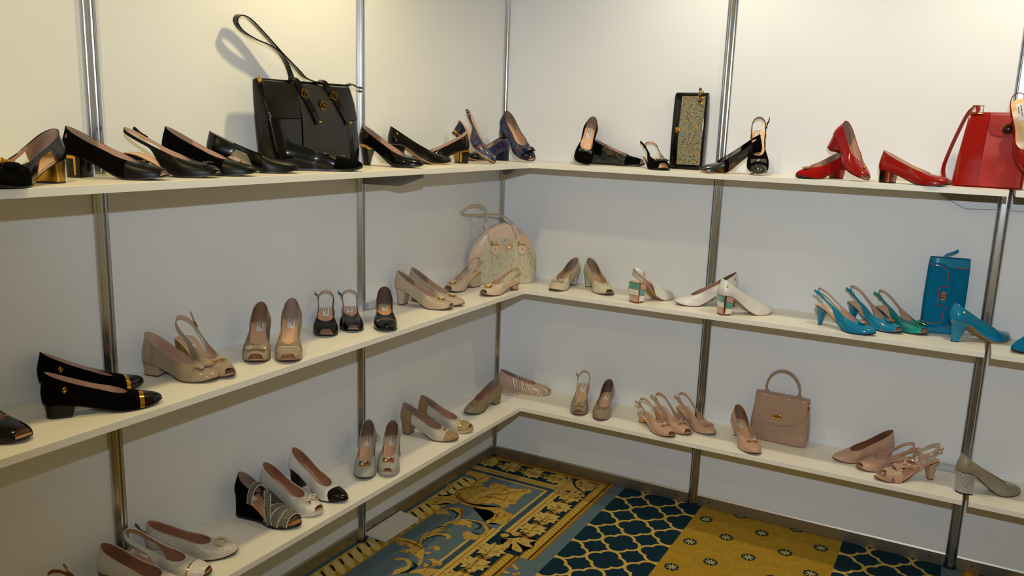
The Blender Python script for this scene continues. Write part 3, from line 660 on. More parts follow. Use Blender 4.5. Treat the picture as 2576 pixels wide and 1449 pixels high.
    def frame(s, v, back=False):
        """frame on the middle of the vamp: x to the toe, z off the surface"""
        p = s.ev(np.array([0.]), np.array([v]))[0]; q = s.ev(np.array([0.]), np.array([min(1, v+.04)]))[0]; r = s.ev(np.array([0.]), np.array([max(0, v-.04)]))[0]
        X = Vector(r-q).normalized(); Y = Vector((0, 1, 0)); Z = X.cross(Y).normalized()
        if Z.z < 0: Z = -Z
        Y = Z.cross(X); o = Vector(p); o.y += float(s.cy(p[0]))
        return Matrix(((X.x, Y.x, Z.x, o.x), (X.y, Y.y, Z.y, o.y), (X.z, Y.z, Z.z, o.z), (0, 0, 0, 1)))

def ring_bm(V, UV, close=True):
    bm = bmesh.new(); uvl = bm.loops.layers.uv.new('UVMap'); n, m_ = V.shape[:2]
    vs = [[bm.verts.new(V[i, j]) for j in range(m_)] for i in range(n)]
    for i in range(n if close else n-1):
        i2 = (i+1) % n
        for j in range(m_-1):
            q = [(i, j), (i2, j), (i2, j+1), (i, j+1)]
            try: f = bm.faces.new([vs[a][b_] for a, b_ in q])
            except ValueError: continue
            for lp, (a, b_) in zip(f.loops, q): lp[uvl].uv = UV[a, b_]
    return bm
def cut(bm, lo=None, hi=None, tilt=0.0):
    b2 = bm.copy(); n = Vector((1, 0, tilt)).normalized()
    for x, inner in ((lo, True), (hi, False)):
        if x is None: continue
        bmesh.ops.bisect_plane(b2, geom=list(b2.verts)+list(b2.edges)+list(b2.faces), plane_co=(x, 0, 0), plane_no=n, clear_inner=inner, clear_outer=not inner)
    return b2
def bm_obj(name, bm, mat, parent, ang=50):
    me = bpy.data.meshes.new(name); bm.to_mesh(me); bm.free(); return link_mesh(name, me, mat, parent, True, ang)
def plate(s, x0, x1, off, zt, zbm, n=36, nc=5):
    """solid slab following the shoe outline between two heights"""
    tau = np.linspace(0, np.pi, n); xs = x0+(x1-x0)*(1-np.cos(tau))/2; v = []; f = []
    for x in xs:
        # ends close like the outline itself
        xe = np.clip(x, .0004, s.L-.0004); w = float(s.hw(xe))+(off(xe) if callable(off) else off); w = max(w, .0008); c = float(s.cy(xe)); a, b_ = float(zt(xe)), float(zbm(xe))
        row = [(x, c+lerp(-w, w, i/nc), a) for i in range(nc+1)]+[(x, c+lerp(w, -w, i/nc), b_) for i in range(nc+1)]
        v += row
    k = 2*(nc+1)
    for i in range(n-1):
        for j in range(k): f.append((i*k+j, i*k+(j+1) % k, (i+1)*k+(j+1) % k, (i+1)*k+j))
    f += [tuple(range(k))[::-1], tuple(range((n-1)*k, n*k))]
    mb = MB(); mb.add(v, f); return mb
def heel_sec(s, hp, t):
    """outline of the heel at depth t (0 under the seat, 1 at the ground)"""
    kind, x0, x1, wb, e = hp['kind'], hp['x0'], hp['x1'], hp['w'], hp.get('e', 1.0)
    k = t**e; xb, xf, w = lerp(.0025, x0, k), lerp(hp.get('br', .225)*s.L, x1, t**hp.get('ef', e)), lerp(s.wh*.97, wb, k)
    P = []
    if kind == 'cyl':
        n = 22; c = (xb+xf)/2; a = (xf-xb)/2
        return [(c+a*math.cos(2*math.pi*i/n), w*math.sin(2*math.pi*i/n)) for i in range(n)]
    rb = min(w, (xf-xb)*.62)*hp.get('rnd', 1.0); fil = min(.003, w*.3); nb = 15
    P.append((xf-fil*.3, w-fil)); P.append((xf-fil, w))
    for q in (.25, .5, .75): P.append((lerp(xf-fil, xb+rb, q), w))
    sq = hp.get('sq', 2.0)
    for i in range(nb):
        a = math.pi/2+math.pi*i/(nb-1); ca, sa = math.cos(a), math.sin(a)
        P.append((xb+rb+rb*math.copysign(abs(ca)**(2/sq), ca), w*math.copysign(abs(sa)**(2/sq), sa)))
    for q in (.75, .5, .25): P.append((lerp(xf-fil, xb+rb, q), -w))
    P.append((xf-fil, -w)); P.append((xf-fil*.3, -w+fil)); P.append((xf-fil*.3-hp.get('cc', .003)*(1-t*.6), 0))
    return P
def heel_patch(s, hp, t0, t1, off=0.0, i0=None, i1=None, nt=12, cap=True, lift=None):
    lift = hp.get('lift', .004) if lift is None else lift; T = heel_sec(s, hp, 0); c0 = sum(p[0] for p in T)/len(T); n = len(T)
    zt = [float(s.zs(min(max(p[0], 0), s.L)))-.002 for p in T]; v = []; f = []
    idx = list(range(n)) if i0 is None else [i % n for i in range(i0, i1+1)]
    for a in range(nt+1):
        t = lerp(t0, t1, a/nt); S = heel_sec(s, hp, t); cx = sum(p[0] for p in S)/n
        for i in idx:
            dx, dy = S[i][0]-cx, S[i][1]; d = math.hypot(dx, dy)+1e-9
            v.append((S[i][0]+dx/d*off, S[i][1]+dy/d*off, lerp(zt[i], lift, t)))
    m_ = len(idx)
    for a in range(nt):
        for j in range(m_ if i0 is None else m_-1): f.append((a*m_+j, a*m_+(j+1) % m_, (a+1)*m_+(j+1) % m_, (a+1)*m_+j))
    if i0 is None and cap: f += [tuple(range(m_)), tuple(range(nt*m_, (nt+1)*m_))[::-1]]
    return MB().add(v, f)

HEELS = {
 'block':   dict(kind='block', x0=.007, x1=.046, w=.0225, br=.225),
 'blockhi': dict(kind='block', x0=.010, x1=.042, w=.0205, br=.22),
 'flare':   dict(kind='block', x0=.004, x1=.050, w=.027, br=.22),
 'low':     dict(kind='block', x0=.005, x1=.058, w=.0255, br=.26, sq=2.6),
 'slim':    dict(kind='block', x0=.017, x1=.031, w=.0075, e=.55, ef=.42, br=.22, cc=.004),
 'mid':     dict(kind='block', x0=.012, x1=.034, w=.0125, e=.62, ef=.5, br=.22, cc=.003),
 'cyl':     dict(kind='cyl', x0=.009, x1=.043, w=.0165, e=.55, ef=.5, br=.22),
 'square':  dict(kind='block', x0=.006, x1=.046, w=.0225, br=.215, sq=5.0, rnd=.55),
}
def smooth_path(P, n=6):
    P = [Vector(p) for p in P]; out = []; N = len(P)
    for i in range(N-1):
        a, b_, c, d = P[max(i-1, 0)], P[i], P[i+1], P[min(i+2, N-1)]
        for k in range(n):
            t = k/n; out.append(.5*((2*b_)+(-a+c)*t+(2*a-5*b_+4*c-d)*t*t+(-a+3*b_-3*c+d)*t**3))
    return out+[P[-1]]

# ---- ornaments, drawn in the vamp frame (x to the toe, y across, z off the leather)
def orn_bow(par, M, mat, w=.030, knot=None, lift=.0):
    r = []
    for sg in (-1, 1):
        mb = MB(); n = 9; v = []; f = []
        for i in range(n):
            t = i/(n-1); y = sg*(.002+t*w); hx = .0035+.0085*math.sin(min(1, t*1.25)*math.pi/2)-.0015*max(0, t-.8)*5*.2; th = .0012+.0065*math.sin(math.pi*min(1, t*.92+.05))
            for a in range(10):
                an = 2*math.pi*a/10; v.append((hx*math.cos(an), y, .005+lift+th*math.sin(an)+.002*t))
        for i in range(n-1):
            for a in range(10): f.append((i*10+a, i*10+(a+1) % 10, (i+1)*10+(a+1) % 10, (i+1)*10+a))
        f += [tuple(range(10)), tuple(range((n-1)*10, n*10))]
        mb.add(v, f); bo = mb.build('bow_loop', mat, par, M)
    mb = MB().box((0, 0, .007+lift), (.013, .008, .009), bev=.002); mb.build('bow_knot', knot or mat, par, M)
def orn_flatbow(par, M, mat, clip=None, w=.026):
    mb = MB()
    for sg in (-1, 1): mb.prism([(-.006, sg*.001), (-.012, sg*w), (-.004, sg*(w+.001)), (.004, sg*(w+.001)), (.012, sg*w), (.006, sg*.001)], .002, .0052)
    mb.build('bow', mat, par, M)
    mb = MB()
    for sg in (-1, 1): mb.prism([(-.005, sg*.001), (-.009, sg*(w-.006)), (.009, sg*(w-.006)), (.005, sg*.001)], .0052, .0088)
    mb.build('bow_loop', mat, par, M)
    MB().box((0, 0, .0075), (.011, .010, .006), bev=.0015).build('bow_clip' if clip else 'bow_knot', clip or mat, par, M)
def orn_disc(par, M, rim, face, r=.0135):
    o = MB().cyl((0, 0, .0035), r, .005, 28).build('ornament_disc', rim, par, M)
    MB().ring((0, 0, .006), r, .0012).build('ornament_rim', rim, o, M); MB().cyl((0, 0, .0064), r*.88, .0016, 28).build('ornament_face', face, o, M)
def orn_bit(par, M, mat, w=.015):
    mb = MB()
    for sg in (-1, 1): mb.ring((0, sg*w*.75, .004), .0055, .0015)
    mb.tube([(0, -w*.6, .0045), (0, 0, .006), (0, w*.6, .0045)], .0018, 8); mb.build('metal_bit', mat, par, M)
def orn_brooch(par, M):
    o = MB().box((0, 0, .003), (.020, .040, .003), bev=.0006).build('brooch', GOLD, par, M)
    C = ['#F0ECE2', '#B81D1A', '#10241E', '#0F6B50', '#C7452A', '#6E1F4A', '#111111', '#B8B8B0']
    L = [(6, 2, 3, 5), (1, 7, 0, 3), (0, 0, 1, 1), (2, 6, 4, 5), (5, 4, 3, 7)]
    for j, row in enumerate(((-.016, .0075), (-.008, .0075), (0, .0085), (.0083, .0075), (.0162, .0075))):
        for i in range(3):
            k = L[j][i % 4] if j != 2 else (0 if i == 0 else 1)
            MB().box((-.0062+.0062*i, row[0], .0048), (.0056, row[1]-.0006, .0024)).build('enamel_tile', plain(C[k], .25, .6), o, M, smooth=False)
def orn_bead(par, M, mat, r=.006):
    MB().ell((0, 0, .005), (r, r, r*.9)).build('bead', mat, par, M); MB().ring((0, 0, .003), r*.9, .0012).build('bead_setting', GOLD, par, M)
def orn_bars(par, M, c1, c2):
    for i, (m_, y, r) in enumerate(((c1, -.0135, .0038), (GOLD, -.0055, .0034), (c2, .002, .0042), (GOLD, .0092, .0032))):
        MB().tube([(-.010, y, .005), (-.004, y, .006), (.004, y, .006), (.010, y, .005)], r, 10).build('ornament_bar', m_, par, M)
def orn_cord(par, M, mat, tip=GOLD):
    for sg in (-1, 1):
        P = [(0, 0, .006), (-.006, sg*.010, .010), (-.004, sg*.020, .010), (.004, sg*.021, .008), (.005, sg*.010, .007), (0, 0, .006)]
        MB().tube(smooth_path(P, 5), .0022, 8).build('cord_loop', mat, par, M)
        P = [(0, 0, .006), (.007, sg*.008, .007), (.012, sg*.013, .005)]
        MB().tube(smooth_path(P, 4), .002, 8).build('cord_end', mat, par, M)
        MB().tube([(.011, sg*.012, .0055), (.019, sg*.017, .003)], .0028, 10).build('cord_tip', tip, par, M)
    MB().ell((0, 0, .007), (.005, .005, .004)).build('cord_knot', mat, par, M)
def orn_rosette(par, M):
    v = suede('#0B0A10')
    for sg in (-1, 1):
        MB().ell((0, sg*.020, .007), (.012, .018, .007)).build('bow_loop', v, par, M)
    MB().cyl((0, 0, .012), .014, .004, 28).build('rosette', plain('#0A0A0E', .2, .6), par, M); MB().ring((0, 0, .0145), .0135, .0014).build('rosette_rim', GOLD, par, M)
    MB().ell((0, 0, .016), (.008, .008, .006), 10, 6).build('rosette_jewel', GOLD, par, M)
def emblem(par, s, sgn, x, v, size=.0085):
    k = s.k_at(x*s.L); p, n = s.pt([k], [v], sgn, .0012); p, n = Vector(p[0]), Vector(n[0])
    X = Vector((1, 0, 0)); X = (X-n*X.dot(n)).normalized(); Yv = n.cross(X)
    if Yv.z < 0: Yv = -Yv
    M = Matrix(((X.x, Yv.x, n.x, p.x), (X.y, Yv.y, n.y, p.y), (X.z, Yv.z, n.z, p.z), (0, 0, 0, 1))); h = size/2
    mb = MB().ring((0, 0, 0), h*.66, .0007, 16, 6, h*.52).tube([(0, -h*1.15, 0), (0, h*1.15, 0)], .0010, 6)
    mb.tube(smooth_path([(h*.6, h*.9, 0), (0, h*1.05, 0), (-h*.3, h*.4, 0), (h*.3, -h*.4, 0), (0, -h*1.0, 0), (-h*.6, -h*.8, 0)], 3), .0006, 6)
    mb.build('monogram', GOLD, par, M)

def heel_params(hd):
    if isinstance(hd, dict): b_ = dict(HEELS[hd['base']]); b_.update(hd); return b_
    return dict(HEELS[hd])

def make_shoe(name, label, pose, up, group=None, cat='shoe', heel='block', hmat=None, sole=None, lining=None, insole=None, counter=None, cap=None, stripe=None, captilt=.0,
              orn=None, orn_v=.86, rim=None, piping=None, trim=None, buckle=0, tongue=.03, emb=None, lab=True, lift_mat=None, solet=.0030, platform=0.0, platmat=None,
              wedge=None, welt=None, back=None, extra=None, straps=None, sole_in=None, peepmat=None, noupper=False, **kw):
    L, hh, side = pose['L'], pose['hh'], pose.get('side', 1)
    kw.setdefault('ct', pose.get('ct', .062)); s = Shoe(L=L, hh=hh, side=side, t0=solet+.0005+platform, **kw)
    root = empty(name, mat=pose['M']); tag(root, label, cat, group)
    hmat = hmat or up; sole = sole or BLK_SOLE; lining = lining or NUDE; insole = insole or INSOLE; counter = counter or COUNTER
    G, N = s.G, s.N; th = .0017; inner = G-N*th
    inner[..., 2] = np.maximum(inner[..., 2], s.zs(inner[..., 0])+.0008)
    if not noupper:
        # outer shell with its rolled edges
        Vf = np.concatenate([inner[:, :1], G, inner[:, -1:]], 1); UVf = np.concatenate([s.UV[:, :1], s.UV, s.UV[:, -1:]], 1)
        bm = ring_bm(Vf, UVf); bmesh.ops.recalc_face_normals(bm, faces=bm.faces)
        pieces = []; lo = None
        if back: pieces.append(('counter', None, back[0]*L, back[1], 0)); lo = back[0]*L
        if stripe: pieces += [('upper', lo, stripe[0]*L, up, captilt), ('toe_band', stripe[0]*L, stripe[1]*L, stripe[2], captilt)]; lo = stripe[1]*L
        if cap: 
            if not stripe: pieces.append(('upper', lo, cap[0]*L, up, captilt)); lo = cap[0]*L
            pieces.append(('toe_cap', lo, None, cap[1], captilt))
        elif stripe: pieces.append(('upper', lo, None, up, captilt))
        else: pieces.append(('upper', lo, None, up, 0))
        for nm, a, b_, mt, tl in pieces: bm_obj(nm, cut(bm, a, b_, tl), mt, root)
        bm.free()
        bm = ring_bm(inner, s.UV); bmesh.ops.recalc_face_normals(bm, faces=bm.faces); bmesh.ops.reverse_faces(bm, faces=bm.faces)
        if s.typ == 'sling': bm_obj('lining', bm, lining, root)
        else:
            bm_obj('lining', cut(bm, .27*L, None), lining, root); bm_obj('counter_lining', cut(bm, None, .27*L), counter, root); bm.free()
    if rim:
        P = s.G[:, -1]; MB().tube([Vector(q) for q in P], .0011, 6, True).build('topline_binding', rim, root)
    if piping:                                     # along the lower cut edge
        K = s.K; i0, i1 = piping[1], piping[2]
        for sg in (1, -1):
            ks = [k for k in range(K+1) if i0 <= s.X0[k]/L <= i1]
            P = [Vector(s.half[k, 0]) for k in ks]
            for p in P: p.y = p.y*sg+float(s.cy(p.x))
            if len(P) > 2: MB().tube(P, .0012, 6).build('piping', piping[0], root)
    # insole
    ins = plate(s, .002, L-.003, -.0022, lambda x: s.zs(x)+.0022, lambda x: s.zs(x)+.0004); ins = ins.build('insole', insole, root)
    if lab:
        x0 = .055*L+.004; w = .0098; n = 8; v = []; f = []
        for i in range(n+1):
            x = x0+.052*i/n; z = float(s.zs(x))+.0029
            v += [(x, -w, z), (x, w, z)]
        for i in range(n): f.append((i*2, i*2+1, i*2+3, i*2+2))
        lb = MB().add(v, f).build('sock_label', plain('#D9D4CE', .5), ins, smooth=False)
        mb = MB()
        for (tv, tf, tw), oy, ox in ((TXT1, .0012, .007), (TXT2, -.0062, .0105)):
            q = [(x0+ox+a, oy-b_*-1 if False else oy+b_*1.0, 0) for a, b_ in tv]
            mb.add([(a, b_, float(s.zs(a))+.0032) for a, b_, _ in q], tf)
        mb.build('label_lettering', plain('#2A2833', .6), lb, smooth=False)
    # soles
    if platform: plate(s, .0, L, .0006, lambda x: s.zs(x)+.0004, lambda x: np.minimum(s.zs(x)-.0005, s.zs(x)-platform*sstep(.3, .55, x/L)-.001)).build('platform', platmat or up, root)
    if wedge:
        wm, grooves = wedge[0], wedge[1]
        base = wedge[2] if len(wedge) > 2 else .008
        x1 = .70*L
        plate(s, .001, x1, -.0008, lambda x: s.zs(x)+.0002, lambda x: np.minimum(base-.0005, s.zs(x)-.0002)).build('wedge', wm, root)
        o = plate(s, .0, L, .0012, lambda x: np.maximum(np.minimum(base, s.zs(x)), s.zs(x)-s.t0*.9) if False else np.where(x < x1, min(base, s.t0), s.zs(x)+.0003), lambda x: .010*np.clip((x/L-.74)/.26, 0, 1)**2).build('outsole', sole, root)
        if grooves:
            for i in range(9):
                x = L*(.12+.085*i); wv = float(s.hw(x))+.0014; z = .010*max(0, (x/L-.74)/.26)**2
                for sg in (-1, 1): MB().box((x, float(s.cy(x))+sg*wv, z+.0012), (.0045, .0012, .0032)).build('sole_groove', plain('#2A211A', .7), o, smooth=False)
    else:
        plate(s, 0, L, lambda x: lerp(-.0042, .0006, float(sstep(.30, .56, x/L))), lambda x: s.zs(x)-platform*sstep(.3, .55, x/L)*1.0+.0003, lambda x: np.maximum(s.zs(x)-platform*sstep(.3, .55, x/L)-solet, .010*np.clip((x/L-.74)/.26, 0, 1)**2)).build('outsole', sole, root)
        hp = heel_params(heel); tt = trim or {}
        he = heel_patch(s, hp, 0, 1).build('heel', hmat, root, ang=45)
        z0 = hp.get('lift', .004); S = heel_sec(s, hp, 1)
        MB().prism(S, 0, z0).build('heel_tip', lift_mat or BLK_SOLE, root, ang=45)
        for q in tt if isinstance(tt, list) else []:
            if q[0] == 'band': heel_patch(s, hp, q[1], q[2], .0008, nt=4).build('heel_band', q[3], he)
            elif q[0] == 'patch': heel_patch(s, hp, q[1], q[2], .0009, q[3], q[4], 5).build('heel_inlay', q[5], he)
            elif q[0] == 'ribs':
                for i in range(q[1]):
                    t0_ = lerp(q[2], q[3], i/q[1]); heel_patch(s, hp, t0_, t0_+(q[3]-q[2])/q[1]*.55, .0013, nt=2).build('heel_rib', q[4], he)
    if emb: emblem(root, s, *emb)
    if orn:
        M = s.frame(orn_v); orn[0](root, M, *orn[1:])
    if buckle:
        # slingback buckle and loose strap end
        sg = 1 if buckle > 0 else -1; k = s.k_at(.15*L); p, n = s.pt([k], [1-.5*s.strapw/max(.03, s.zb-float(s.zs(.15*L)))], sg, .0016); p, n = Vector(p[0]), Vector(n[0])
        a, _ = s.pt([s.k_at(.12*L)], [.92], sg); b_, _ = s.pt([s.k_at(.19*L)], [.92], sg); T = (Vector(a[0])-Vector(b_[0])).normalized(); Yv = n.cross(T)
        M = Matrix(((T.x, Yv.x, n.x, p.x), (T.y, Yv.y, n.y, p.y), (T.z, Yv.z, n.z, p.z), (0, 0, 0, 1)))
        bk = MB().tube([(-.006, -.0075, .001), (.006, -.0075, .001), (.006, .0075, .001), (-.006, .0075, .001)], .0012, 6, True).tube([(-.006, 0, .001), (.007, 0, .002)], .0009, 6).build('buckle', GOLD, root, M)
        q = [(-.012, 0, .0012), (0, 0, .0022), (.010, 0, .0042), (tongue, 0, .010), (tongue+.012, .001, .012)]
        MB().ribbon(smooth_path(q, 4), (0, 1, 0), s.strapw*.8, .0012).build('strap_end', up, root, M)
    if extra: extra(root, s)
    return root, s

# ------------------------------------------------------------------ poses of the shoes (metres, radians)
POSE = {
 'T1': [0.1783, -2.232, 1.418, -1.1436, 0.243, 0.048, 0.062],
 'T2': [0.0476, -2.1287, 1.418, 0.4147, 0.2403, 0.0523, 0.062],
 'T3': [0.0526, -1.9801, 1.418, 0.4078, 0.2412, 0.0516, 0.062],
 'T4': [0.0569, -1.8653, 1.418, 0.4022, 0.2399, 0.0559, 0.062],
 'T5': [0.0587, -1.7278, 1.418, 0.6925, 0.2397, 0.0455, 0.062],
 'T6': [0.1016, -1.5163, 1.418, 0.7924, 0.2488, 0.0342, 0.062],
 'T7': [0.0379, -1.0519, 1.418, 0.09, 0.2393, 0.0734, 0.062],
 'T8': [0.0297, -0.8847, 1.418, 0.9372, 0.2408, 0.0701, 0.062],
 'T9': [0.1533, -0.546, 1.418, -2.1122, 0.2427, 0.0526, 0.062],
 'T11': [0.1056, -0.1408, 1.418, -1.8948, 0.2415, 0.0481, 0.062],
 'T14': [0.4496, -0.0339, 1.418, -0.0511, 0.2394, 0.0424, 0.062],
 'T15': [0.7155, -0.0761, 1.418, -0.9862, 0.2411, 0.0426, 0.062],
 'T16': [1.1647, -0.1169, 1.418, -2.4129, 0.24, 0.0825, 0.062],
 'T18': [1.457, -0.0742, 1.418, -2.1172, 0.239, 0.0356, 0.062],
 'T20': [1.5905, -0.1953, 1.418, -0.352, 0.2384, 0.0434, 0.066],
 'M1': [0.026, -2.4328, 0.8966, 0.1901, 0.2231, 0.0405, 0.062],
 'M2': [0.0287, -2.2227, 0.8966, 1.1648, 0.2308, 0.0494, 0.07],
 'M3': [0.1318, -2.2816, 0.8966, 1.0032, 0.2465, 0.0329, 0.07],
 'M4': [0.026, -1.9309, 0.8966, 0.1868, 0.2178, 0.0354, 0.074],
 'M5': [0.026, -1.8214, 0.8966, -0.1374, 0.23, 0.0737, 0.062],
 'M6': [0.0495, -1.5375, 0.8966, -0.892, 0.241, 0.0672, 0.062],
 'M7': [0.1193, -1.4802, 0.8966, -0.9058, 0.2418, 0.0784, 0.062],
 'M8': [0.026, -1.2207, 0.8966, -0.8899, 0.2155, 0.0497, 0.062],
 'M9': [0.0319, -1.1097, 0.8966, -0.8492, 0.2396, 0.0358, 0.062],
 'M10': [0.1255, -1.0338, 0.8966, -0.9093, 0.2394, 0.0449, 0.062],
 'M11': [0.026, -0.8312, 0.8966, 0.1034, 0.2394, 0.0632, 0.062],
 'M12': [0.0268, -0.7424, 0.8966, 0.0339, 0.2374, 0.0636, 0.062],
 'M13': [0.0798, -0.3181, 0.8966, -1.6414, 0.2343, 0.0603, 0.062],
 'M14': [0.2563, -0.2896, 0.8966, -1.7495, 0.2387, 0.0313, 0.062],
 'M15': [0.4022, -0.0253, 0.8966, -1.5981, 0.2334, 0.0552, 0.062],
 'M16': [0.46, -0.0309, 0.8966, -0.7759, 0.2366, 0.0607, 0.062],
 'M17': [0.7509, -0.2626, 0.8966, 1.0963, 0.229, 0.0829, 0.062],
 'M18': [1.1114, -0.061, 0.8966, -2.6203, 0.2433, 0.074, 0.062],
 'M19': [1.0951, -0.2646, 0.8966, 0.7256, 0.2286, 0.0775, 0.062],
 'M20': [1.4297, -0.1864, 0.8966, -0.4102, 0.2336, 0.0717, 0.062],
 'M21': [1.5256, -0.0461, 0.8966, -0.6446, 0.24, 0.0712, 0.062],
 'M22': [1.6209, -0.0216, 0.8966, -0.6645, 0.224, 0.0622, 0.062],
 'M23': [1.8683, -0.1936, 0.8966, 0.6662, 0.2371, 0.0733, 0.062],
 'M24': [2.2035, -0.0513, 0.8966, -2.2517, 0.2394, 0.0555, 0.062],
 'L0': [0.0449, -2.2489, 0.38, 0.2047, 0.2358, 0.0405, 0.062],
 'L1': [0.0375, -2.1079, 0.38, 0.3015, 0.2434, 0.0417, 0.066],
 'L2': [0.0265, -2.0273, 0.38, 0.3448, 0.2409, 0.0458, 0.062],
 'L3': [0.0262, -1.9615, 0.38, 0.6121, 0.2419, 0.0355, 0.066],
 'L4': [0.0306, -1.6361, 0.38, 0.0584, 0.2328, 0.0692, 0.062],
 'L5': [0.026, -1.5282, 0.38, -0.0063, 0.2363, 0.062, 0.062],
 'L6': [0.026, -1.3986, 0.38, -0.0717, 0.2417, 0.0686, 0.062],
 'L7': [0.0709, -1.05, 0.38, -0.998, 0.2445, 0.0693, 0.062],
 'L8': [0.1318, -0.9864, 0.38, -1.0367, 0.2415, 0.0614, 0.062],
 'L9': [0.0368, -0.8032, 0.38, 0.1174, 0.2426, 0.0558, 0.062],
 'L10': [0.0388, -0.6859, 0.38, 0.068, 0.2397, 0.0544, 0.062],
 'L11': [0.1638, -0.2641, 0.38, -1.6586, 0.243, 0.0327, 0.07],
 'L12': [0.0909, -0.1306, 0.38, 0.2906, 0.2417, 0.0369, 0.062],
 'L13': [0.4719, -0.0296, 0.38, -1.287, 0.2389, 0.0744, 0.062],
 'L14': [0.5915, -0.0331, 0.38, -1.3747, 0.239, 0.0554, 0.062],
 'L15': [0.778, -0.1488, 0.38, -0.6392, 0.229, 0.038, 0.062],
 'L16': [0.8214, -0.0747, 0.38, -0.6723, 0.2399, 0.0497, 0.062],
 'L17': [0.905, -0.0278, 0.38, -0.6409, 0.2324, 0.0539, 0.062],
 'L18': [1.1571, -0.0756, 0.38, -1.0194, 0.2426, 0.062, 0.062],
 'L19': [1.7337, -0.0276, 0.38, -2.564, 0.2308, 0.049, 0.07],
 'L20': [1.8083, -0.0474, 0.38, -2.4341, 0.2336, 0.0261, 0.066],
 'L21': [1.8921, -0.131, 0.38, -2.5575, 0.2349, 0.0729, 0.062],
 'L22': [1.9526, -0.2203, 0.38, 0.5025, 0.2284, 0.0807, 0.062],
 'T13': {'R': [[0.28873, 0.89615, 0.33697], [-0.87482, 0.38995, -0.28746], [-0.38901, -0.21179, 0.89656]], 'O': [0.4172, -0.0139, 1.5096], 'L': 0.238, 'hh': 0.062},
 'T17': {'R': [[0.21794, 0.97438, 0.05553], [-0.87185, 0.21994, -0.4376], [-0.43861, 0.04696, 0.89745]], 'O': [1.1378, -0.0381, 1.5214], 'L': 0.238, 'hh': 0.065},
 'T19': {'R': [[0.61737, 0.62811, 0.47365], [-0.61368, 0.76123, -0.20958], [-0.49219, -0.16128, 0.85541]], 'O': [1.4031, -0.1068, 1.5346], 'L': 0.238, 'hh': 0.048},
 'T12': {'R': [[0.80925, 0.43642, 0.39326], [-0.30309, 0.88361, -0.3569], [-0.50325, 0.16963, 0.84733]], 'O': [0.0751, -0.1593, 1.5373], 'L': 0.238, 'hh': 0.05},
 'T10': {'R': [[0.86937, -0.12779, 0.47736], [-0.07899, 0.91763, 0.38952], [-0.48781, -0.37634, 0.78766]], 'O': [0.0383, -0.4944, 1.5331], 'L': 0.238, 'hh': 0.055},
 'T21': {'R': [[0.22694, 0.96474, -0.1333], [-0.38412, -0.03711, -0.92254], [-0.89496, 0.26057, 0.36215]], 'O': [1.9762, -0.1614, 1.68], 'L': 0.238, 'hh': 0.06}}
def pose(k, side=1, **kw):
    q = POSE[k]
    if isinstance(q, dict):
        Rm = q['R']; O = q['O']
        M = Matrix([[*Rm[i], O[i]] for i in range(3)]+[[0, 0, 0, 1]]); L, hh, ct = q['L'], q['hh'], .058
    else:
        x, y, z, yaw, L, hh, ct = q; M = Matrix.Translation((x, y, z+.0005)) @ Matrix.Rotation(yaw, 4, 'Z')
    return dict(M=M, L=kw.get('L', L), hh=kw.get('hh', hh), side=side, ct=ct)

BLACKP = patent('#040404'); BLACKS = suede('#040304'); BLACKL = leather('#070607', .38)
BEIGE = patent('#A08D76'); BEIGE_S = suede('#8F7F6B'); NUDEP = patent('#BE9A84'); TAUPE = patent('#8F7C6A'); GREYB = leather('#9A9284', .35)
WHITE = leather('#DCD8D2', .3); TEAL = patent('#0E7A9E'); TEALS = suede('#0A6C96'); GREEN = snake('#12857F'); RED = patent('#900D0B'); REDS = suede('#961310')
CREAMP = patent('#C9B79E'); CORAL = plain('#C7301C', .25, .6)
DARKFLOW = floral('#060606,#0B0A08,#1E4048,#0C0C0A,#3E3E18,#0A0908,#6E3A16,#080808,#060606', 110.0, 1.0, .25, .4, 1.3)
BLUEFLOW = floral('#080F2A,#10205A,#0C1840,#1C4668,#5A5E58,#101C4A,#6E1E22,#0A1230,#1E4E6A', 80.0, 1.0, .32, .3, 2.1)
PALEFLOW = floral('#D2C4A8,#CDBFA2,#A8B0A0,#C9BC9E,#B4A890,#8E9C94,#CBBB9C', 70.0, 1.0, .35, .3, .4)
NAVYS = leather('#0B1030', .4)
WPERF = perf('#D2CDC6', '#6A5C50', .0036, .22); WPERF2 = perf('#CFC8BE', '#5A4E44', .0052, .20)
GPERF = perf('#A29F98', '#4A4640', .0046, .15); BPERF = perf('#B7A48D', '#7A6650', .0030, .24)
TANWEAVE = woven('#D8D0C2', '#4A3424')

# ---- top shelf, left wall
make_shoe('dorsay_pump', 'black patent open-sided shoe with gold piping and jewelled bow at the top left edge', pose('T1'), BLACKP, typ='dorsay', dors=(.26, .46), strap=.012, back=(.30, BLACKP), cap=(.62, BLACKS),
          heel='flare', hmat=metal('#B58A3C', .25), orn=(orn_rosette,), orn_v=.78, piping=(GOLD, .2, .60), rim=BLACKP, throat=2.4, vamp=.64, lab=False)
make_shoe('peep_toe_pump', 'black suede peep-toe pump with gold angle trim on its block heel by the left post', pose('T2'), BLACKS, peep=.24, cap=(.66, BLACKL), heel='flare', hmat=BLACKP,
          trim=[('patch', .0, .15, 6, 21, GOLD), ('patch', .15, .97, 20, 21, GOLD), ('patch', .15, .97, 3, 4, GOLD)], orn=(orn_bit, GUN), orn_v=.85, emb=(-1, .07, .72), toe='round')
make_shoe('slingback_shoe', 'black slingback with raised strap end and small toe ornament behind the suede pump', pose('T3'), BLACKL, typ='sling', peep=.12, peepw=.04, heel='block', buckle=1, tongue=.022, orn=(orn_bit, GUN), orn_v=.62, lab=False)
make_shoe('court_pump', 'plain black suede pump with a small gold stud behind the black slingback', pose('T4'), BLACKS, cap=(.70, BLACKL), heel='block', orn=(orn_bead, GOLD, .0035), orn_v=.70, toe='round', lab=False)
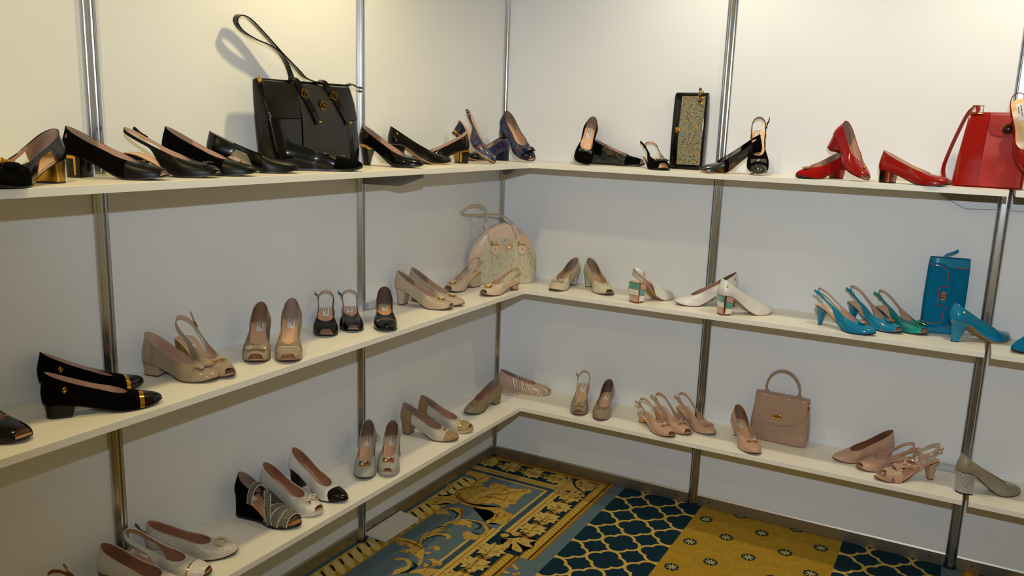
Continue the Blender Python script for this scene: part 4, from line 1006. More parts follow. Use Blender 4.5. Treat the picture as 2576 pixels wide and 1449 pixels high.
make_shoe('dorsay_pump', 'glossy black pump with open arch cut-outs left of the black tote', pose('T5'), BLACKP, typ='dorsay', dors=(.28, .45), strap=.014, heel='block', peep=.10, peepw=.035, cap=(.60, BLACKL), toe='round', lab=False, lining=BLACKL)
make_shoe('wedge_pump', 'black patent low wedge with matt suede toe standing before the black tote', pose('T6'), BLACKP, wedge=(BLACKP, False), cap=(.62, BLACKS), captilt=-.35, toe='round', orn=(orn_bit, GOLD), orn_v=.88, lab=False, solet=.006, rim=BLACKP)
make_shoe('court_pump', 'black patent pump on a slim heel with gold heel collar beside the post', pose('T7'), BLACKP, heel='mid', toe='almond', trim=[('band', .0, .14, GOLD)], emb=(-1, .07, .72, .008), lab=False)
make_shoe('court_pump', 'black patent pump with round toe and gold monogram behind the slim-heeled pump', pose('T8'), BLACKP, heel='block', toe='round', emb=(-1, .09, .72), lab=False, sole=TANSOLE)
make_shoe('court_pump', 'black patent pump turned to the left with a gold block heel', pose('T9'), BLACKP, heel='square', hmat=BLACKP, trim=[('patch', .02, .97, 23, 26, metal('#A88A4E', .35)), ('patch', .0, .16, 0, 7, GOLD), ('patch', .16, .97, 1, 2, GOLD)], emb=(1, .06, .72, .007), toe='round', lab=False, counter=NUDE)
# ---- the blue trio in the corner
make_shoe('slingback_shoe', 'navy printed slingback tipped up on its toe, gold-banded heel, near the corner', pose('T10'), BLUEFLOW, typ='sling', back=(.42, NAVYS), heel='cyl', hmat=NAVYS, trim=[('band', .74, .93, GOLD)], buckle=-1, tongue=.012, sole=TANSOLE, toe='almond', lab=False, strap=.013)
make_shoe('wedge_pump', 'navy printed wedge lying behind the tipped blue slingback in the corner', pose('T11'), BLUEFLOW, heel='flare', hmat=NAVYS, rim=NAVYS, peep=.25, cap=(.80, BLACKP), sole=TANSOLE, lab=False)
make_shoe('peep_toe_pump', 'navy printed peep-toe pump with square patent bow propped up in the corner', pose('T12'), BLUEFLOW, peep=.22, back=(.16, NAVYS), cap=(.82, patent('#0B0D22')), heel='block', hmat=NAVYS, trim=[('band', .80, .93, SILVER)], rim=NAVYS, orn=(orn_flatbow, patent('#12132A'), GOLD), orn_v=.72, toe='round', lab=False)
# ---- top shelf, right wall
make_shoe('court_pump', 'black suede pump propped upright with bow, leftmost on the right-hand top shelf', pose('T13'), BLACKS, heel='block', cap=(.78, BLACKS), orn=(orn_flatbow, DARKFLOW, SILVER), orn_v=.88, toe='round', insole=leather('#E3B58A', .35))
make_shoe('wedge_sandal', 'black flower-print wedge with sheer net sides lying by the propped black pump', pose('T14'), DARKFLOW, peep=.3, wedge=(DARKFLOW, False), back=(.25, BLACKS), cap=(.70, BLACKS), rim=BLACKS, lab=False, solet=.006)
make_shoe('slingback_shoe', 'small black peep-toe slingback with striped bow left of the flower-print clutch', pose('T15'), BLACKS, typ='sling', peep=.34, peepw=.075, heel='slim', orn=(orn_flatbow, DARKFLOW, SILVER), orn_v=.75, buckle=-1, tongue=.025, insole=leather('#E0B28C', .35))
make_shoe('net_pump', 'black shoe with sheer net sides, toe left, lying right of the flower-print clutch', pose('T16'), meshcloth('#0C0B0B'), cap=(.66, DARKFLOW), stripe=(.58, .66, BLACKS), rim=BLACKS, back=(.2, BLACKS), heel='slim', sole=TANSOLE, lining=meshcloth('#14110F'), counter=BLACKS, lab=False)
make_shoe('slingback_shoe', 'black slingback with striped bow propped upright right of the printed clutch', pose('T17'), BLACKS, typ='sling', cap=(.86, DARKFLOW), heel='slim', orn=(orn_flatbow, DARKFLOW, SILVER), orn_v=.70, buckle=1, tongue=.020, toe='almond', vamp=.66, insole=leather('#E8B884', .3), rim=BLACKP)
make_shoe('court_pump', 'red suede pump with round disc ornament, toe left, under the propped red pump', pose('T18'), REDS, heel='block', hmat=RED, orn=(orn_disc, PALEGOLD, patent('#7A1512')), orn_v=.72, toe='round', lab=False, throat=1.6)
make_shoe('peep_toe_pump', 'glossy red peep-toe pump propped upright on the red suede pump', pose('T19'), RED, peep=.24, heel='block', orn=(orn_bead, GOLD, .005), orn_v=.70, toe='round', throat=1.5, insole=leather('#E8BE8E', .35), rim=RED)
make_shoe('court_pump', 'glossy red pump with black and red striped block heel, toe right', pose('T20'), RED, heel='cyl' if False else 'flare', hmat=RED, trim=[('patch', .0, 1, 9, 20, BLACKP), ('patch', .0, 1, 22, 23, PALEGOLD)], emb=(-1, .08, .74, .008), toe='almond', cap=(.965, SILVER), lab=False, lining=leather('#E0C09C', .4), counter=leather('#D8BFA0', .4))
make_shoe('slingback_shoe', 'red slingback with gold button propped against the red bag at the right edge', pose('T21'), RED, typ='sling', peep=.26, heel='block', orn=(orn_disc, GOLD, patent('#1A0808')), orn_v=.72, insole=leather('#E8BE84', .3), rim=RED, toe='round', strap=.009)

# ---- middle shelf, left wall
make_shoe('peep_toe_pump', 'black patent peep-toe with gold piping cut off at the left edge of the middle shelf', pose('M1'), BLACKP, peep=.34, heel='block', stripe=(.66, .675, GOLD), lab=False, toe='round', peepw=.075)
TWO = dict(heel='low', hmat=leather('#0A0807', .3), stripe=(.795, .835, GOLD), cap=(.835, BLACKP), toe='almond', vamp=.70, emb=(-1, .18, .60, .013), counter=NUDE, lab=False, throat=2.2)
make_shoe('low_pump', 'rear black suede low pump of a pair with gold toe band and patent cap', pose('M2', 1), BLACKS, group='black low pumps with gold toe bands', **TWO)
make_shoe('low_pump', 'front black suede low pump of a pair with gold toe band and patent cap', pose('M3', 1), BLACKS, group='black low pumps with gold toe bands', **TWO)
make_shoe('low_pump', 'beige low-heeled pump with glossy bow and stitched patent toe cap', pose('M4'), BEIGE_S, heel='low', hmat=BEIGE, back=(.17, BEIGE), cap=(.79, BEIGE), rim=BEIGE, orn=(orn_bow, BEIGE, .024), orn_v=.70, toe='round', vamp=.68, sole=BRN_SOLE, lift_mat=BRN_SOLE, counter=NUDE, lab=False)
make_shoe('slingback_shoe', 'beige peep-toe slingback with gold rings behind the low beige bow pump', pose('M5'), BEIGE, typ='sling', peep=.28, heel='block', hmat=leather('#8F7540', .3), orn=(orn_bit, GOLD, .020), orn_v=.80, buckle=1, sole=BRN_SOLE, vamp=.66, strap=.011)
make_shoe('peep_toe_pump', 'beige peep-toe pump with flat bow, toe to the front, left of a pair', pose('M6'), BEIGE_S, peep=.30, peepw=.075, heel='block', back=(.2, BEIGE), cap=(.80, BEIGE), orn=(orn_bow, BEIGE, .026), orn_v=.68, toe='round', sole=BRN_SOLE, lining=leather('#C08A62', .5), counter=suede('#8A6A54'))
make_shoe('peep_toe_pump', 'beige suede peep-toe pump with piped toe band, toe to the front, right of a pair', pose('M7'), BEIGE_S, peep=.28, peepw=.072, heel='slim', cap=(.78, BEIGE), stripe=(.765, .78, CREAMP), toe='round', sole=BRN_SOLE, throat=1.7)
make_shoe('slingback_shoe', 'black peep-toe slingback without gold piping, toe to the front', pose('M8'), BLACKP, typ='sling', peep=.30, peepw=.080, heel='block', buckle=-1, tongue=.016, toe='round', insole=leather('#C89A7E', .4), cap=(.62, BLACKL), strap=.009)
make_shoe('slingback_shoe', 'black peep-toe slingback with thin gold piping, toe to the front', pose('M9'), BLACKP, typ='sling', peep=.26, peepw=.062, heel='block', buckle=-1, tongue=.016, toe='round', insole=leather('#C89A7E', .4), stripe=(.70, .706, GOLD), captilt=.5, throat=1.3, strap=.009)
make_shoe('court_pump', 'black patent pump with two gold bands over its cap, toe to the front', pose('M10'), BLACKP, heel='block', cap=(.80, BLACKP), stripe=(.775, .80, GOLD), toe='round', rim=BLACKP, insole=leather('#D09C6E', .35), counter=suede('#6E5A50'), vamp=.66)
for k, nm, lb, pp in (('M11', 'peep_toe_pump', 'front beige perforated peep-toe pump with round gold disc, beside the post', .22), ('M12', 'court_pump', 'rear beige perforated round-toe pump with round gold disc', 0)):
    make_shoe(nm, lb, pose(k), BPERF, peep=pp, heel='blockhi', hmat=leather('#B9A892', .35), lift_mat=BRN_SOLE, sole=BRN_SOLE, orn=(orn_disc, GOLD, plain('#D8C79C', .3, .4)), orn_v=.80, rim=CREAMP, toe='round', lab=False)
make_shoe('wedge_sandal', 'beige wedge slingback with round disc, toe left, before the dome bag', pose('M13'), leather('#BFAE98', .5), typ='sling', peep=.28, peepw=.07, heel=dict(base='flare', w=.028, x1=.075, br=.42), hmat=leather('#B8A690', .5), lift_mat=BRN_SOLE, orn=(orn_disc, GOLD, plain('#D8C79C', .3, .4), .0150), orn_v=.72, sole=BRN_SOLE, buckle=1, tongue=.006, lab=False, toe='round', vamp=.66)
make_shoe('slingback_shoe', 'beige slingback with round disc and gold-tipped round heel near the shelf corner', pose('M14'), CREAMP, typ='sling', peep=.26, peepw=.065, heel='cyl', hmat=leather('#C2B19B', .4), trim=[('band', .70, .95, GOLD)], orn=(orn_disc, GOLD, plain('#D8C79C', .3, .4), .0150), orn_v=.72, sole=BRN_SOLE, buckle=1, tongue=.006, lab=False, toe='round', vamp=.68)
# ---- middle shelf, right wall
make_shoe('court_pump', 'cream pump with little bow and pale flower-print sides, toe left', pose('M15'), PALEFLOW, heel='blockhi', cap=(.80, CREAMP), rim=CREAMP, orn=(orn_flatbow, patent('#B9B49A'), GOLD), orn_v=.86, toe='round', sole=BRN_SOLE, hmat=PALEFLOW)
make_shoe('net_pump', 'cream peep-toe pump with sheer net side, toe right, beside the cream bow pump', pose('M16'), meshcloth('#D2BE9E'), peep=.26, heel='blockhi', back=(.14, CREAMP), stripe=(.60, .66, CREAMP), cap=(.66, PALEFLOW), rim=CREAMP, toe='round', sole=BRN_SOLE, hmat=PALEFLOW, lining=meshcloth('#C9A98C'))
def blocks_trim():
    P_, T_, W_, B_ = plain('#C99BA0', .2, .7), plain('#5FA39A', .2, .7), plain('#E4E0D4', .2, .7), plain('#2A1A10', .3)
    L2 = []
    for i0, i1, seq in ((1, 5, (P_, T_, W_)), (6, 12, (T_, W_, P_)), (12, 18, (T_, W_, P_)), (19, 23, (P_, T_, W_)), (24, 26, (T_, P_))):
        n = len(seq)
        for j, m_ in enumerate(seq): L2.append(('patch', (j/n)*.96+.01, (j+1)/n*.96-.014, i0, i1, m_))
    return L2
make_shoe('slingback_shoe', 'white slingback with pastel colour-block heel', pose('M17'), WHITE, typ='sling', heel='square', hmat=metal('#A67C3A', .3), trim=blocks_trim(), lift_mat=BRN_SOLE, sole=TANSOLE, buckle=-1, tongue=.010, toe='round', lab=False, vamp=.74, strap=.012)
make_shoe('court_pump', 'white pearly pump turned to the left, behind the other white pump', pose('M18'), WHITE, heel='square', hmat=metal('#A67C3A', .3), trim=blocks_trim(), lift_mat=BRN_SOLE, sole=BRN_SOLE, toe='round', lab=False, vamp=.74, emb=(1, .06, .66, .009), lining=leather('#B98A70', .5), counter=suede('#7A5A50'))
make_shoe('court_pump', 'white pearly pump turned to the right with pastel colour-block heel', pose('M19'), WHITE, heel='square', hmat=metal('#A67C3A', .3), trim=blocks_trim(), lift_mat=BRN_SOLE, sole=TANSOLE, toe='round', lab=False, vamp=.76, emb=(-1, .08, .66, .009), lining=leather('#A8664E', .5))
make_shoe('slingback_shoe', 'teal slingback with closed toe and coral bar ornament, leftmost of the teal shoes', pose('M20'), TEAL, typ='sling', heel='slim', orn=(orn_bars, TEAL, CORAL), orn_v=.78, buckle=-1, tongue=.018, toe='almond', strap=.010, vamp=.68)
make_shoe('slingback_shoe', 'teal peep-toe slingback with coral piping and bar ornament, middle of three', pose('M21'), TEAL, typ='sling', peep=.24, heel='slim', orn=(orn_bars, TEAL, CORAL), orn_v=.74, buckle=-1, tongue=.016, stripe=(.775, .785, CORAL), toe='round', strap=.011, lab=False, vamp=.66)
make_shoe('slingback_shoe', 'sea-green peep-toe slingback with cord bow', pose('M22'), GREEN, typ='sling', peep=.28, peepw=.07, heel='slim', orn=(orn_cord, leather('#0F8A7C', .4)), orn_v=.74, buckle=-1, tongue=.014, cap=(.86, patent('#118C80')), toe='round', strap=.011, lab=False, vamp=.68)
make_shoe('court_pump', 'teal patent pump on a tapered heel bridging the gap between two shelf boards', pose('M23'), TEAL, heel='mid', toe='almond', emb=(-1, .10, .66, .008), lab=False, sole=TANSOLE, vamp=.74, lining=leather('#B4785C', .5))
make_shoe('court_pump', 'toe of a teal suede pump cut off at the right edge of the middle shelf', pose('M24'), TEALS, heel='slim', toe='almond', lab=False)

# ---- bottom shelf, left wall
make_shoe('slingback_shoe', 'strap of a tan slingback just showing at the bottom left edge', pose('L0'), leather('#9A6A44', .5), typ='sling', heel='block', buckle=1, tongue=.018, lab=False, lining=leather('#7A4A30', .5), strap=.012)
make_shoe('low_pump', 'white perforated pump cut off by the bottom edge, frontmost on the bottom shelf', pose('L1'), WPERF, heel='low', rim=leather('#C9C1B4', .4), toe='round', lab=False, lining=leather('#A8785E', .5), counter=leather('#9A7058', .5))
make_shoe('slingback_shoe', 'white perforated peep-toe slingback with thin gold toe line', pose('L2'), WPERF, typ='sling', peep=.22, peepw=.06, back=(.46, WHITE), cap=(.80, WHITE), stripe=(.786, .80, GOLD), heel='low', hmat=WHITE, buckle=1, tongue=.020, toe='round', rim=WHITE, lining=leather('#B4846A', .5), strap=.012, insole=leather('#BE8E70', .5))
make_shoe('ballet_flat', 'white perforated low shoe with upright pale gold bow', pose('L3'), WPERF2, heel='low', hmat=WHITE, orn=(orn_flatbow, leather('#CBBFA4', .3), PALEGOLD, .020), orn_v=.76, toe='round', rim=leather('#A59A8A', .5), lining=perf('#A8765C', '#D8C8B8', .0062, .16), counter=perf('#A8765C', '#D8C8B8', .0062, .16), lab=False)
def strappy(root, s):
    """front straps of the black and grey wedge"""
    wht = leather('#D8D2C6', .4); tw = tweed()
    def strap(xa, xb, ha, hb, w, edges=True, hmul=1.0):
        n = 22; P = []; SD = []
        for i in range(n+1):
            t = i/n; a = math.pi*t; x = lerp(xa, xb, t)*s.L; wv = float(s.hw(x))+.0012; h = lerp(ha, hb, t)*hmul
            P.append(Vector((x, float(s.cy(x))-wv*math.cos(a), float(s.zs(x))+max(.0005, h*math.sin(a)**.75)))); SD.append((1, 0, -.35))
        o = MB().ribbon(P, SD, w, .0022).build('strap', tw, root)
        if edges:
            for sg in (-1, 1):
                E_ = []
                for i, p in enumerate(P):
                    t = (P[min(i+1, n)]-P[max(i-1, 0)]).normalized(); sd = Vector(SD[i]); sd = (sd-t*sd.dot(t)).normalized(); E_.append(p+sd*sg*w/2)
                MB().tube(E_, .0013, 6).build('strap_edging', wht, o)
    strap(.84, .86, .034, .034, .026); strap(.72, .80, .042, .040, .026); strap(.60, .70, .046, .046, .018); strap(.66, .34, .050, .064, .017); strap(.30, .40, .068, .066, .018)
make_shoe('wedge_sandal', 'black wedge sandal with grey tweed straps edged in white', pose('L4'), BLACKS, typ='pump', wedge=(BLACKS, True), sole=BLACKP, insole=leather('#C08A62', .45), extra=strappy, vamp=.40, zt=.05, throat=2.0, lining=suede('#5A4034'), peep=.9975, peepw=.66, solet=.007)
make_shoe('wedge_pump', 'white perforated peep-toe wedge with cord bow and gold tips', pose('L5'), WPERF, peep=.26, peepw=.066, wedge=(WPERF, True), sole=leather('#D2CCC0', .5), cap=(.85, WHITE), rim=WHITE, orn=(orn_cord, leather('#CFC8BC', .5)), orn_v=.78, toe='round', solet=.009, lining=leather('#B07C60', .5), counter=leather('#A5765C', .5))
make_shoe('court_pump', 'white pump with black patent toe cap and black heel', pose('L6'), WHITE, heel='block', hmat=BLACKP, cap=(.82, BLACKP), captilt=.35, toe='almond', lining=leather('#B4805F', .5), counter=leather('#A8785E', .5))
make_shoe('court_pump', 'grey perforated pump with colourful square brooch, closed toe', pose('L7'), GPERF, heel='block', orn=(orn_brooch,), orn_v=.84, toe='round', rim=leather('#8E8A82', .4), lining=leather('#B98A70', .5), counter=suede('#7E6254'))
make_shoe('wedge_pump', 'grey perforated peep-toe wedge with colourful square brooch', pose('L8'), GPERF, peep=.24, peepw=.050, wedge=(GPERF, True), sole=leather('#A9A69E', .5), orn=(orn_brooch,), orn_v=.80, toe='round', rim=leather('#A5A29A', .4), solet=.010, lining=leather('#B98A70', .5), counter=suede('#7E6254'))
make_shoe('court_pump', 'tan and white woven pump with pearl stud and patent toe cap', pose('L9'), TANWEAVE, heel='block', hmat=patent('#8E7252'), back=(.24, patent('#8E7252')), cap=(.82, patent('#9C7E56')), rim=patent('#8E7252'), orn=(orn_bead, GOLD, .0055), orn_v=.86, toe='round', sole=BRN_SOLE, lift_mat=BRN_SOLE, lining=perf('#B08672', '#6A4436', .0052, .2), lab=False)
make_shoe('wedge_pump', 'tan and white woven peep-toe wedge with pearl stud', pose('L10'), TANWEAVE, peep=.26, wedge=(TANWEAVE, False), back=(.22, patent('#8E7252')), cap=(.80, patent('#A08A60')), rim=patent('#8E7252'), orn=(orn_bead, plain('#EDE6DA', .15, .8), .0055), orn_v=.80, toe='round', sole=leather('#B8A888', .5), solet=.009, lining=perf('#B08672', '#E0CDBE', .0052, .16), lab=False)
make_shoe('ballet_flat', 'olive-beige low shoe with gold ring ornament, toe left, near the corner', pose('L11'), suede('#8C7C62'), heel='low', cap=(.80, patent('#8A7A66')), orn=(orn_disc, PALEGOLD, suede('#8C7C62')), orn_v=.84, toe='round', sole=BLK_SOLE, throat=1.3, lab=False, lining=leather('#9A6E5E', .5), rim=suede('#7E6E58'))
# ---- bottom shelf, right wall
make_shoe('wedge_pump', 'pale pink striped low wedge with notched sole in the corner', pose('L12'), striped('#A98772,#E0DCD4,#A98772,#CDBBAA,#A98772,#B9A79C', .0125), wedge=(leather('#B09080', .45), True), back=(.26, leather('#B8978A', .4)), rim=leather('#C08A62', .45), peep=.18, sole=leather('#BFA78E', .5), solet=.010, toe='round', lab=False, lining=striped('#9A7A68,#D0CCC4,#9A7A68,#BDABA0', .0125))
make_shoe('slingback_shoe', 'taupe peep-toe slingback with green and gold bow, toe to the front', pose('L13'), TAUPE, typ='sling', peep=.26, peepw=.066, heel='slim', orn=(orn_flatbow, leather('#A89A5E', .35), GOLD, .019), orn_v=.76, buckle=-1, tongue=.012, toe='round', strap=.008, sole=BRN_SOLE)
make_shoe('court_pump', 'taupe pump with jewelled clasp, toe to the front', pose('L14'), TAUPE, heel='mid', orn=(orn_bit, SILVER, .018), orn_v=.90, toe='almond', sole=BRN_SOLE, counter=suede('#6E584C'), rim=TAUPE)
NS = dict(typ='sling', buckle=-1, sole=BRN_SOLE, toe='round', lining=leather('#C99A7E', .45), strap=.011, vamp=.67)
make_shoe('slingback_shoe', 'nude peep-toe slingback with gold band on its round heel, front of three', pose('L15'), NUDEP, peep=.26, heel='cyl', trim=[('band', .68, .95, GOLD)], orn=(orn_bit, GOLD, .018), orn_v=.78, tongue=.010, group='nude slingbacks', **NS)
make_shoe('slingback_shoe', 'nude peep-toe slingback with gold rings, middle of three', pose('L16'), NUDEP, peep=.28, heel='mid', orn=(orn_bit, GOLD, .018), orn_v=.74, tongue=.016, group='nude slingbacks', **NS)
make_shoe('slingback_shoe', 'nude closed-toe slingback with pink bow, rear of three', pose('L17'), NUDEP, heel='mid', orn=(orn_flatbow, patent('#B5897C'), None, .022), orn_v=.66, tongue=.012, group='nude slingbacks', **NS)
make_shoe('court_pump', 'nude patent pump with gold rings standing by the small nude handbag', pose('L18'), NUDEP, heel='mid', cap=(.80, NUDEP), orn=(orn_bit, GOLD, .018), orn_v=.80, toe='round', sole=BRN_SOLE, rim=NUDEP, counter=suede('#8A6A58'))
make_shoe('court_pump', 'plain nude patent pump, toe left, rearmost of the nude trio by the right-hand post', pose('L19'), NUDEP, heel='low', toe='almond', sole=BRN_SOLE, lab=False, lining=leather('#8A5A48', .5), counter=leather('#7E5444', .5))
make_shoe('slingback_shoe', 'nude peep-toe slingback, toe left, in the middle of the nude trio', pose('L20'), NUDEP, typ='sling', peep=.26, peepw=.066, heel='low', toe='round', sole=BRN_SOLE, lab=False, buckle=1, tongue=.006, strap=.012)
def cage(root, s):
    """cage of narrow crossing straps over the front of the nude sandal"""
    def strap(xa, xb, h, w, a0=0.0, a1=1.0, bow=0.0):
        n = 20; P = []; SD = []
        for i in range(n+1):
            t = lerp(a0, a1, i/n); a = math.pi*t; x = (lerp(xa, xb, i/n)+bow*math.sin(math.pi*i/n))*s.L; wv = float(s.hw(x))+.001
            P.append(Vector((x, float(s.cy(x))-wv*math.cos(a), float(s.zs(x))+max(.0005, h*math.sin(a)**.8)))); SD.append((1, 0, -.4))
        MB().ribbon(P, SD, w, .0022).build('strap', NUDEP, root)
    strap(.86, .70, .034, .022); strap(.70, .86, .036, .022); strap(.62, .68, .042, .014)
    strap(.66, .42, .050, .008, .25, .92); strap(.66, .42, .050, .008, .75, .08); strap(.58, .34, .058, .008, .35, .97); strap(.58, .34, .058, .008, .65, .03)
    strap(.74, .30, .060, .009, .42, .02); strap(.74, .30, .060, .009, .58, .98); strap(.34, .34, .070, .010)
make_shoe('strappy_sandal', 'nude strappy sandal with caged front and slim heel, toe left, frontmost of the nude trio', pose('L21'), NUDEP, typ='sling', strap=.010, heel='mid', trim=[('band', .0, .06, metal('#E0B030', .2))], sole=BRN_SOLE, lift_mat=BRN_SOLE, extra=cage, vamp=.36, zt=.055, peep=.9975, peepw=.60, buckle=1, tongue=.012, insole=leather('#D2A27E', .4))
make_shoe('court_pump', 'grey-beige pump with ribbed silver block heel, rightmost on the bottom shelf', pose('L22'), patent('#8C8474'), heel='flare', hmat=plain('#4A463E', .5), trim=[('ribs', 17, .02, .97, leather('#C9C6BE', .35))], emb=(-1, .10, .62, .011), toe='round', lab=False, vamp=.76, sole=BRN_SOLE, lining=leather('#A86A50', .5))

# ------------------------------------------------------------------ bags (local frame: x to the right, front towards -y, z up)
class Bag:
    def __init__(s, prof, n=5.0):
        """prof: rows (z, x centre, half width, half depth, y centre)"""
        s.p = np.array(prof, float); s.n = n
    def at(s, z): return [float(np.interp(z, s.p[:, 0], s.p[:, i])) for i in range(1, 5)]
    def front(s, x, z, off=0.0):
        c, a, b_, yc = s.at(z); u = min(.9999, abs((x-c)/a)); return yc-b_*(1-u**s.n)**(1/s.n)-off
    def body(s, name, mat, par, nz=24, K=48):
        v = []; f = []; zs = np.linspace(s.p[0, 0], s.p[-1, 0], nz+1); zs = sorted(set(list(zs)+list(s.p[:, 0]))); nz = len(zs)-1
        for z in zs:
            c, a, b_, yc = s.at(z)
            for i in range(K):
                t = 2*math.pi*i/K; ca, sa = math.cos(t), math.sin(t); e = 2/s.n
                v.append((c+a*math.copysign(abs(ca)**e, ca), yc+b_*math.copysign(abs(sa)**e, sa), z))
        for j in range(nz):
            for i in range(K): f.append((j*K+i, j*K+(i+1) % K, (j+1)*K+(i+1) % K, (j+1)*K+i))
        f += [tuple(range(K))[::-1], tuple(range(nz*K, (nz+1)*K))]
        return MB().add(v, f).build(name, mat, par, ang=60)
    def patch(s, name, mat, par, z0, z1, xl, xr, off=.0015, th=.002, nx=14, nz=18):
        """panel lying on the front; xl, xr are functions of z"""
        v = []; f = []; m_ = nx+1
        for k in (0, 1):
            for j in range(nz+1):
                z = lerp(z0, z1, j/nz); a, b_ = xl(z), xr(z)
                for i in range(m_):
                    x = lerp(a, b_, i/nx); v.append((x, s.front(x, z, off+(th if k else 0)), z))
        N = m_*(nz+1)
        for j in range(nz):
            for i in range(nx):
                q = (j*m_+i, j*m_+i+1, (j+1)*m_+i+1, (j+1)*m_+i); f.append(tuple(N+a for a in q)); f.append(q[::-1])
        ed = [i for i in range(m_)]+[j*m_+nx for j in range(1, nz+1)]+[nz*m_+i for i in range(nx-1, -1, -1)]+[j*m_ for j in range(nz-1, 0, -1)]
        for i in range(len(ed)): a, b_ = ed[i], ed[(i+1) % len(ed)]; f.append((a, b_, N+b_, N+a))
        return MB().add(v, f).build(name, mat, par, ang=50)
    def line(s, name, mat, par, P, r=.0012, off=.004):
        return MB().tube([(x, s.front(x, z, off), z) for x, z in P], r, 6).build(name, mat, par)
def FM(x, z, y, rot=0.0):
    """frame on a bag front: local x right, local y up, local z to the viewer"""
    return Matrix(((1, 0, 0, x), (0, 0, -1, y), (0, 1, 0, z), (0, 0, 0, 1))) @ Matrix.Rotation(rot, 4, 'Z')
def medallion(par, M, r=.0125, base=BLACKL, met=None):
    met = met or GOLD
    o = MB().cyl((0, 0, .001), r*1.3, .003, 28).build('medallion', base, par, M)
    MB().ring((0, 0, .003), r, .0014, 28).build('medallion_ring', met, o, M)
    mb = MB().tube(smooth_path([(-.45*r, .62*r, .003), (.2*r, .6*r, .003), (.45*r, .2*r, .003), (.1*r, 0, .003), (.45*r, -.3*r, .003), (.75*r, -.6*r, .003)], 4), .0011, 6)
    mb.tube([(-.2*r, .6*r, .003), (-.2*r, -.2*r, .003), (-.5*r, -.6*r, .003), (.3*r, -.62*r, .003)], .0011, 6).build('medallion_letter', met, o, M)
def gold_buckle(par, M, w=.020, h=.018, name='buckle'):
    return MB().tube([(-w/2, -h/2, .003), (w/2, -h/2, .003), (w/2, h/2, .003), (-w/2, h/2, .003)], .0018, 8, True).tube([(0, h/2, .003), (0, -h/2, .004)], .0012, 6).build(name, GOLD, par, M)

# ---- black tote, parallel to the left wall
R1 = empty('tote_bag', (.092, -1.362, ZT+.0006), R(90)); tag(R1, 'large black leather tote with long shoulder strap and gold medallion on the top shelf', 'bag')
b = Bag([(0, .006, .176, .046, 0), (.006, .006, .182, .052, 0), (.06, .004, .190, .050, 0), (.14, 0, .196, .042, .004), (.20, -.002, .200, .030, .010), (.244, -.004, .202, .016, .016), (.252, -.004, .202, .010, .018)], 6)
b.body('body', BLACKP, R1)
b.patch('upper_panel', leather('#131211', .28), R1, .148, .246, lambda z: -.196, lambda z: -.062-.018*(1-(z-.15)/.1))
b.patch('upper_panel', leather('#131211', .28), R1, .148, .246, lambda z: .098+.012*(1-(z-.15)/.1), lambda z: .190)
b.patch('centre_panel', textured('#0C0B0B', .0085, .4), R1, .004, .246, lambda z: -.092+.028*(z/.25), lambda z: .128-.032*(z/.25))
MB().tube([(-.20, .016, .253), (.196, .016, .256)], .0032, 8).build('zip', BLACKL, R1)
MB().ribbon(smooth_path([(.19, .016, .255), (.215, .012, .262), (.235, .008, .252), (.255, .006, .254)], 4), (0, 1, .3), .016, .002).build('zip_end', BLACKL, R1)
MB().box((-.196, .006, .246), (.012, .004, .026), bev=.001).build('zip_pull', GOLD, R1)
medallion(R1, FM(.030, .189, b.front(.030, .189, .0035)), .0145)
for x0, x1, xt in ((-.048, -.012, -.064), (.082, .128, .060)):
    P = [(xt-.004, b.front(xt, .246, -.012), .262), (xt+.004, b.front(xt, .25, .010), .256), (x0-.002, b.front(x0, .226, .007), .226), ((x0+x1)/2, b.front((x0+x1)/2, .18, .008), .18), (x1, b.front(x1, .135, .009), .136)]
    o = MB().ribbon(smooth_path(P, 5), (1, 0, .3), .022, .004).build('strap_tab', BLACKP, R1)
    gold_buckle(o, FM(x0+.002, .220, b.front(x0, .22, .010), -.3), .024, .020)
    MB().box((x1+.001, b.front(x1, .136, .012), .140), (.014, .003, .006), bev=.001).build('tab_tip', GOLD, o)
P = [(-.064, .012, .258), (-.058, .020, .275), (-.066, .028, .305), (-.088, .032, .332), (-.130, .036, .352), (-.180, .040, .364), (-.222, .044, .382), (-.240, .046, .405), (-.225, .046, .422), (-.190, .045, .416), (-.140, .042, .382), (-.080, .036, .335), (-.020, .030, .292), (.010, .024, .268), (.052, .016, .258)]
MB().ribbon(smooth_path(P, 5), [Vector((.15, 1, .15))]*((len(P)-1)*5+1), .020, .0035).build('shoulder_strap', BLACKP, R1)

# ---- flower-print clutch standing on end
CL = floral('#3E5A60,#7A8462,#8C7A60,#B0803A,#5E7A78,#2E5E78,#8A8A62,#9A3A26,#6E7A6A,#A89A62,#3A5A6A', 58.0, .8, .25, .4, 4.2, '#14100C', 3.4)
R2 = empty('clutch_bag', (.868, -.042, ZT+.0006), R(-3)); tag(R2, 'tall flower-print clutch in a black patent frame standing against the right wall', 'bag')
b = Bag([(0, 0, .062, .022, 0), (.004, 0, .066, .026, 0), (.10, 0, .067, .027, 0), (.20, 0, .067, .025, .002), (.285, -.001, .066, .020, .006), (.298, -.001, .064, .014, .008)], 7)
b.body('body', BLACKP, R2)
b.patch('printed_panel', CL, R2, .020, .284, lambda z: -.036, lambda z: .060, .002, .003)
b.patch('frame_flap', BLACKP, R2, .004, .294, lambda z: -.065, lambda z: -.034, .002, .004)
MB().box((-.038, b.front(-.04, .153, .008), .153), (.016, .006, .020), bev=.0015).build('clasp', GOLD, R2)
for i in range(6): MB().ell((.040+.009*(i % 2), b.front(.045, .27, .010), .310-.011*i), (.006, .005, .006), 10, 6).build('charm_bead', GOLD if i % 2 else plain('#2A1812', .2, .8), R2)
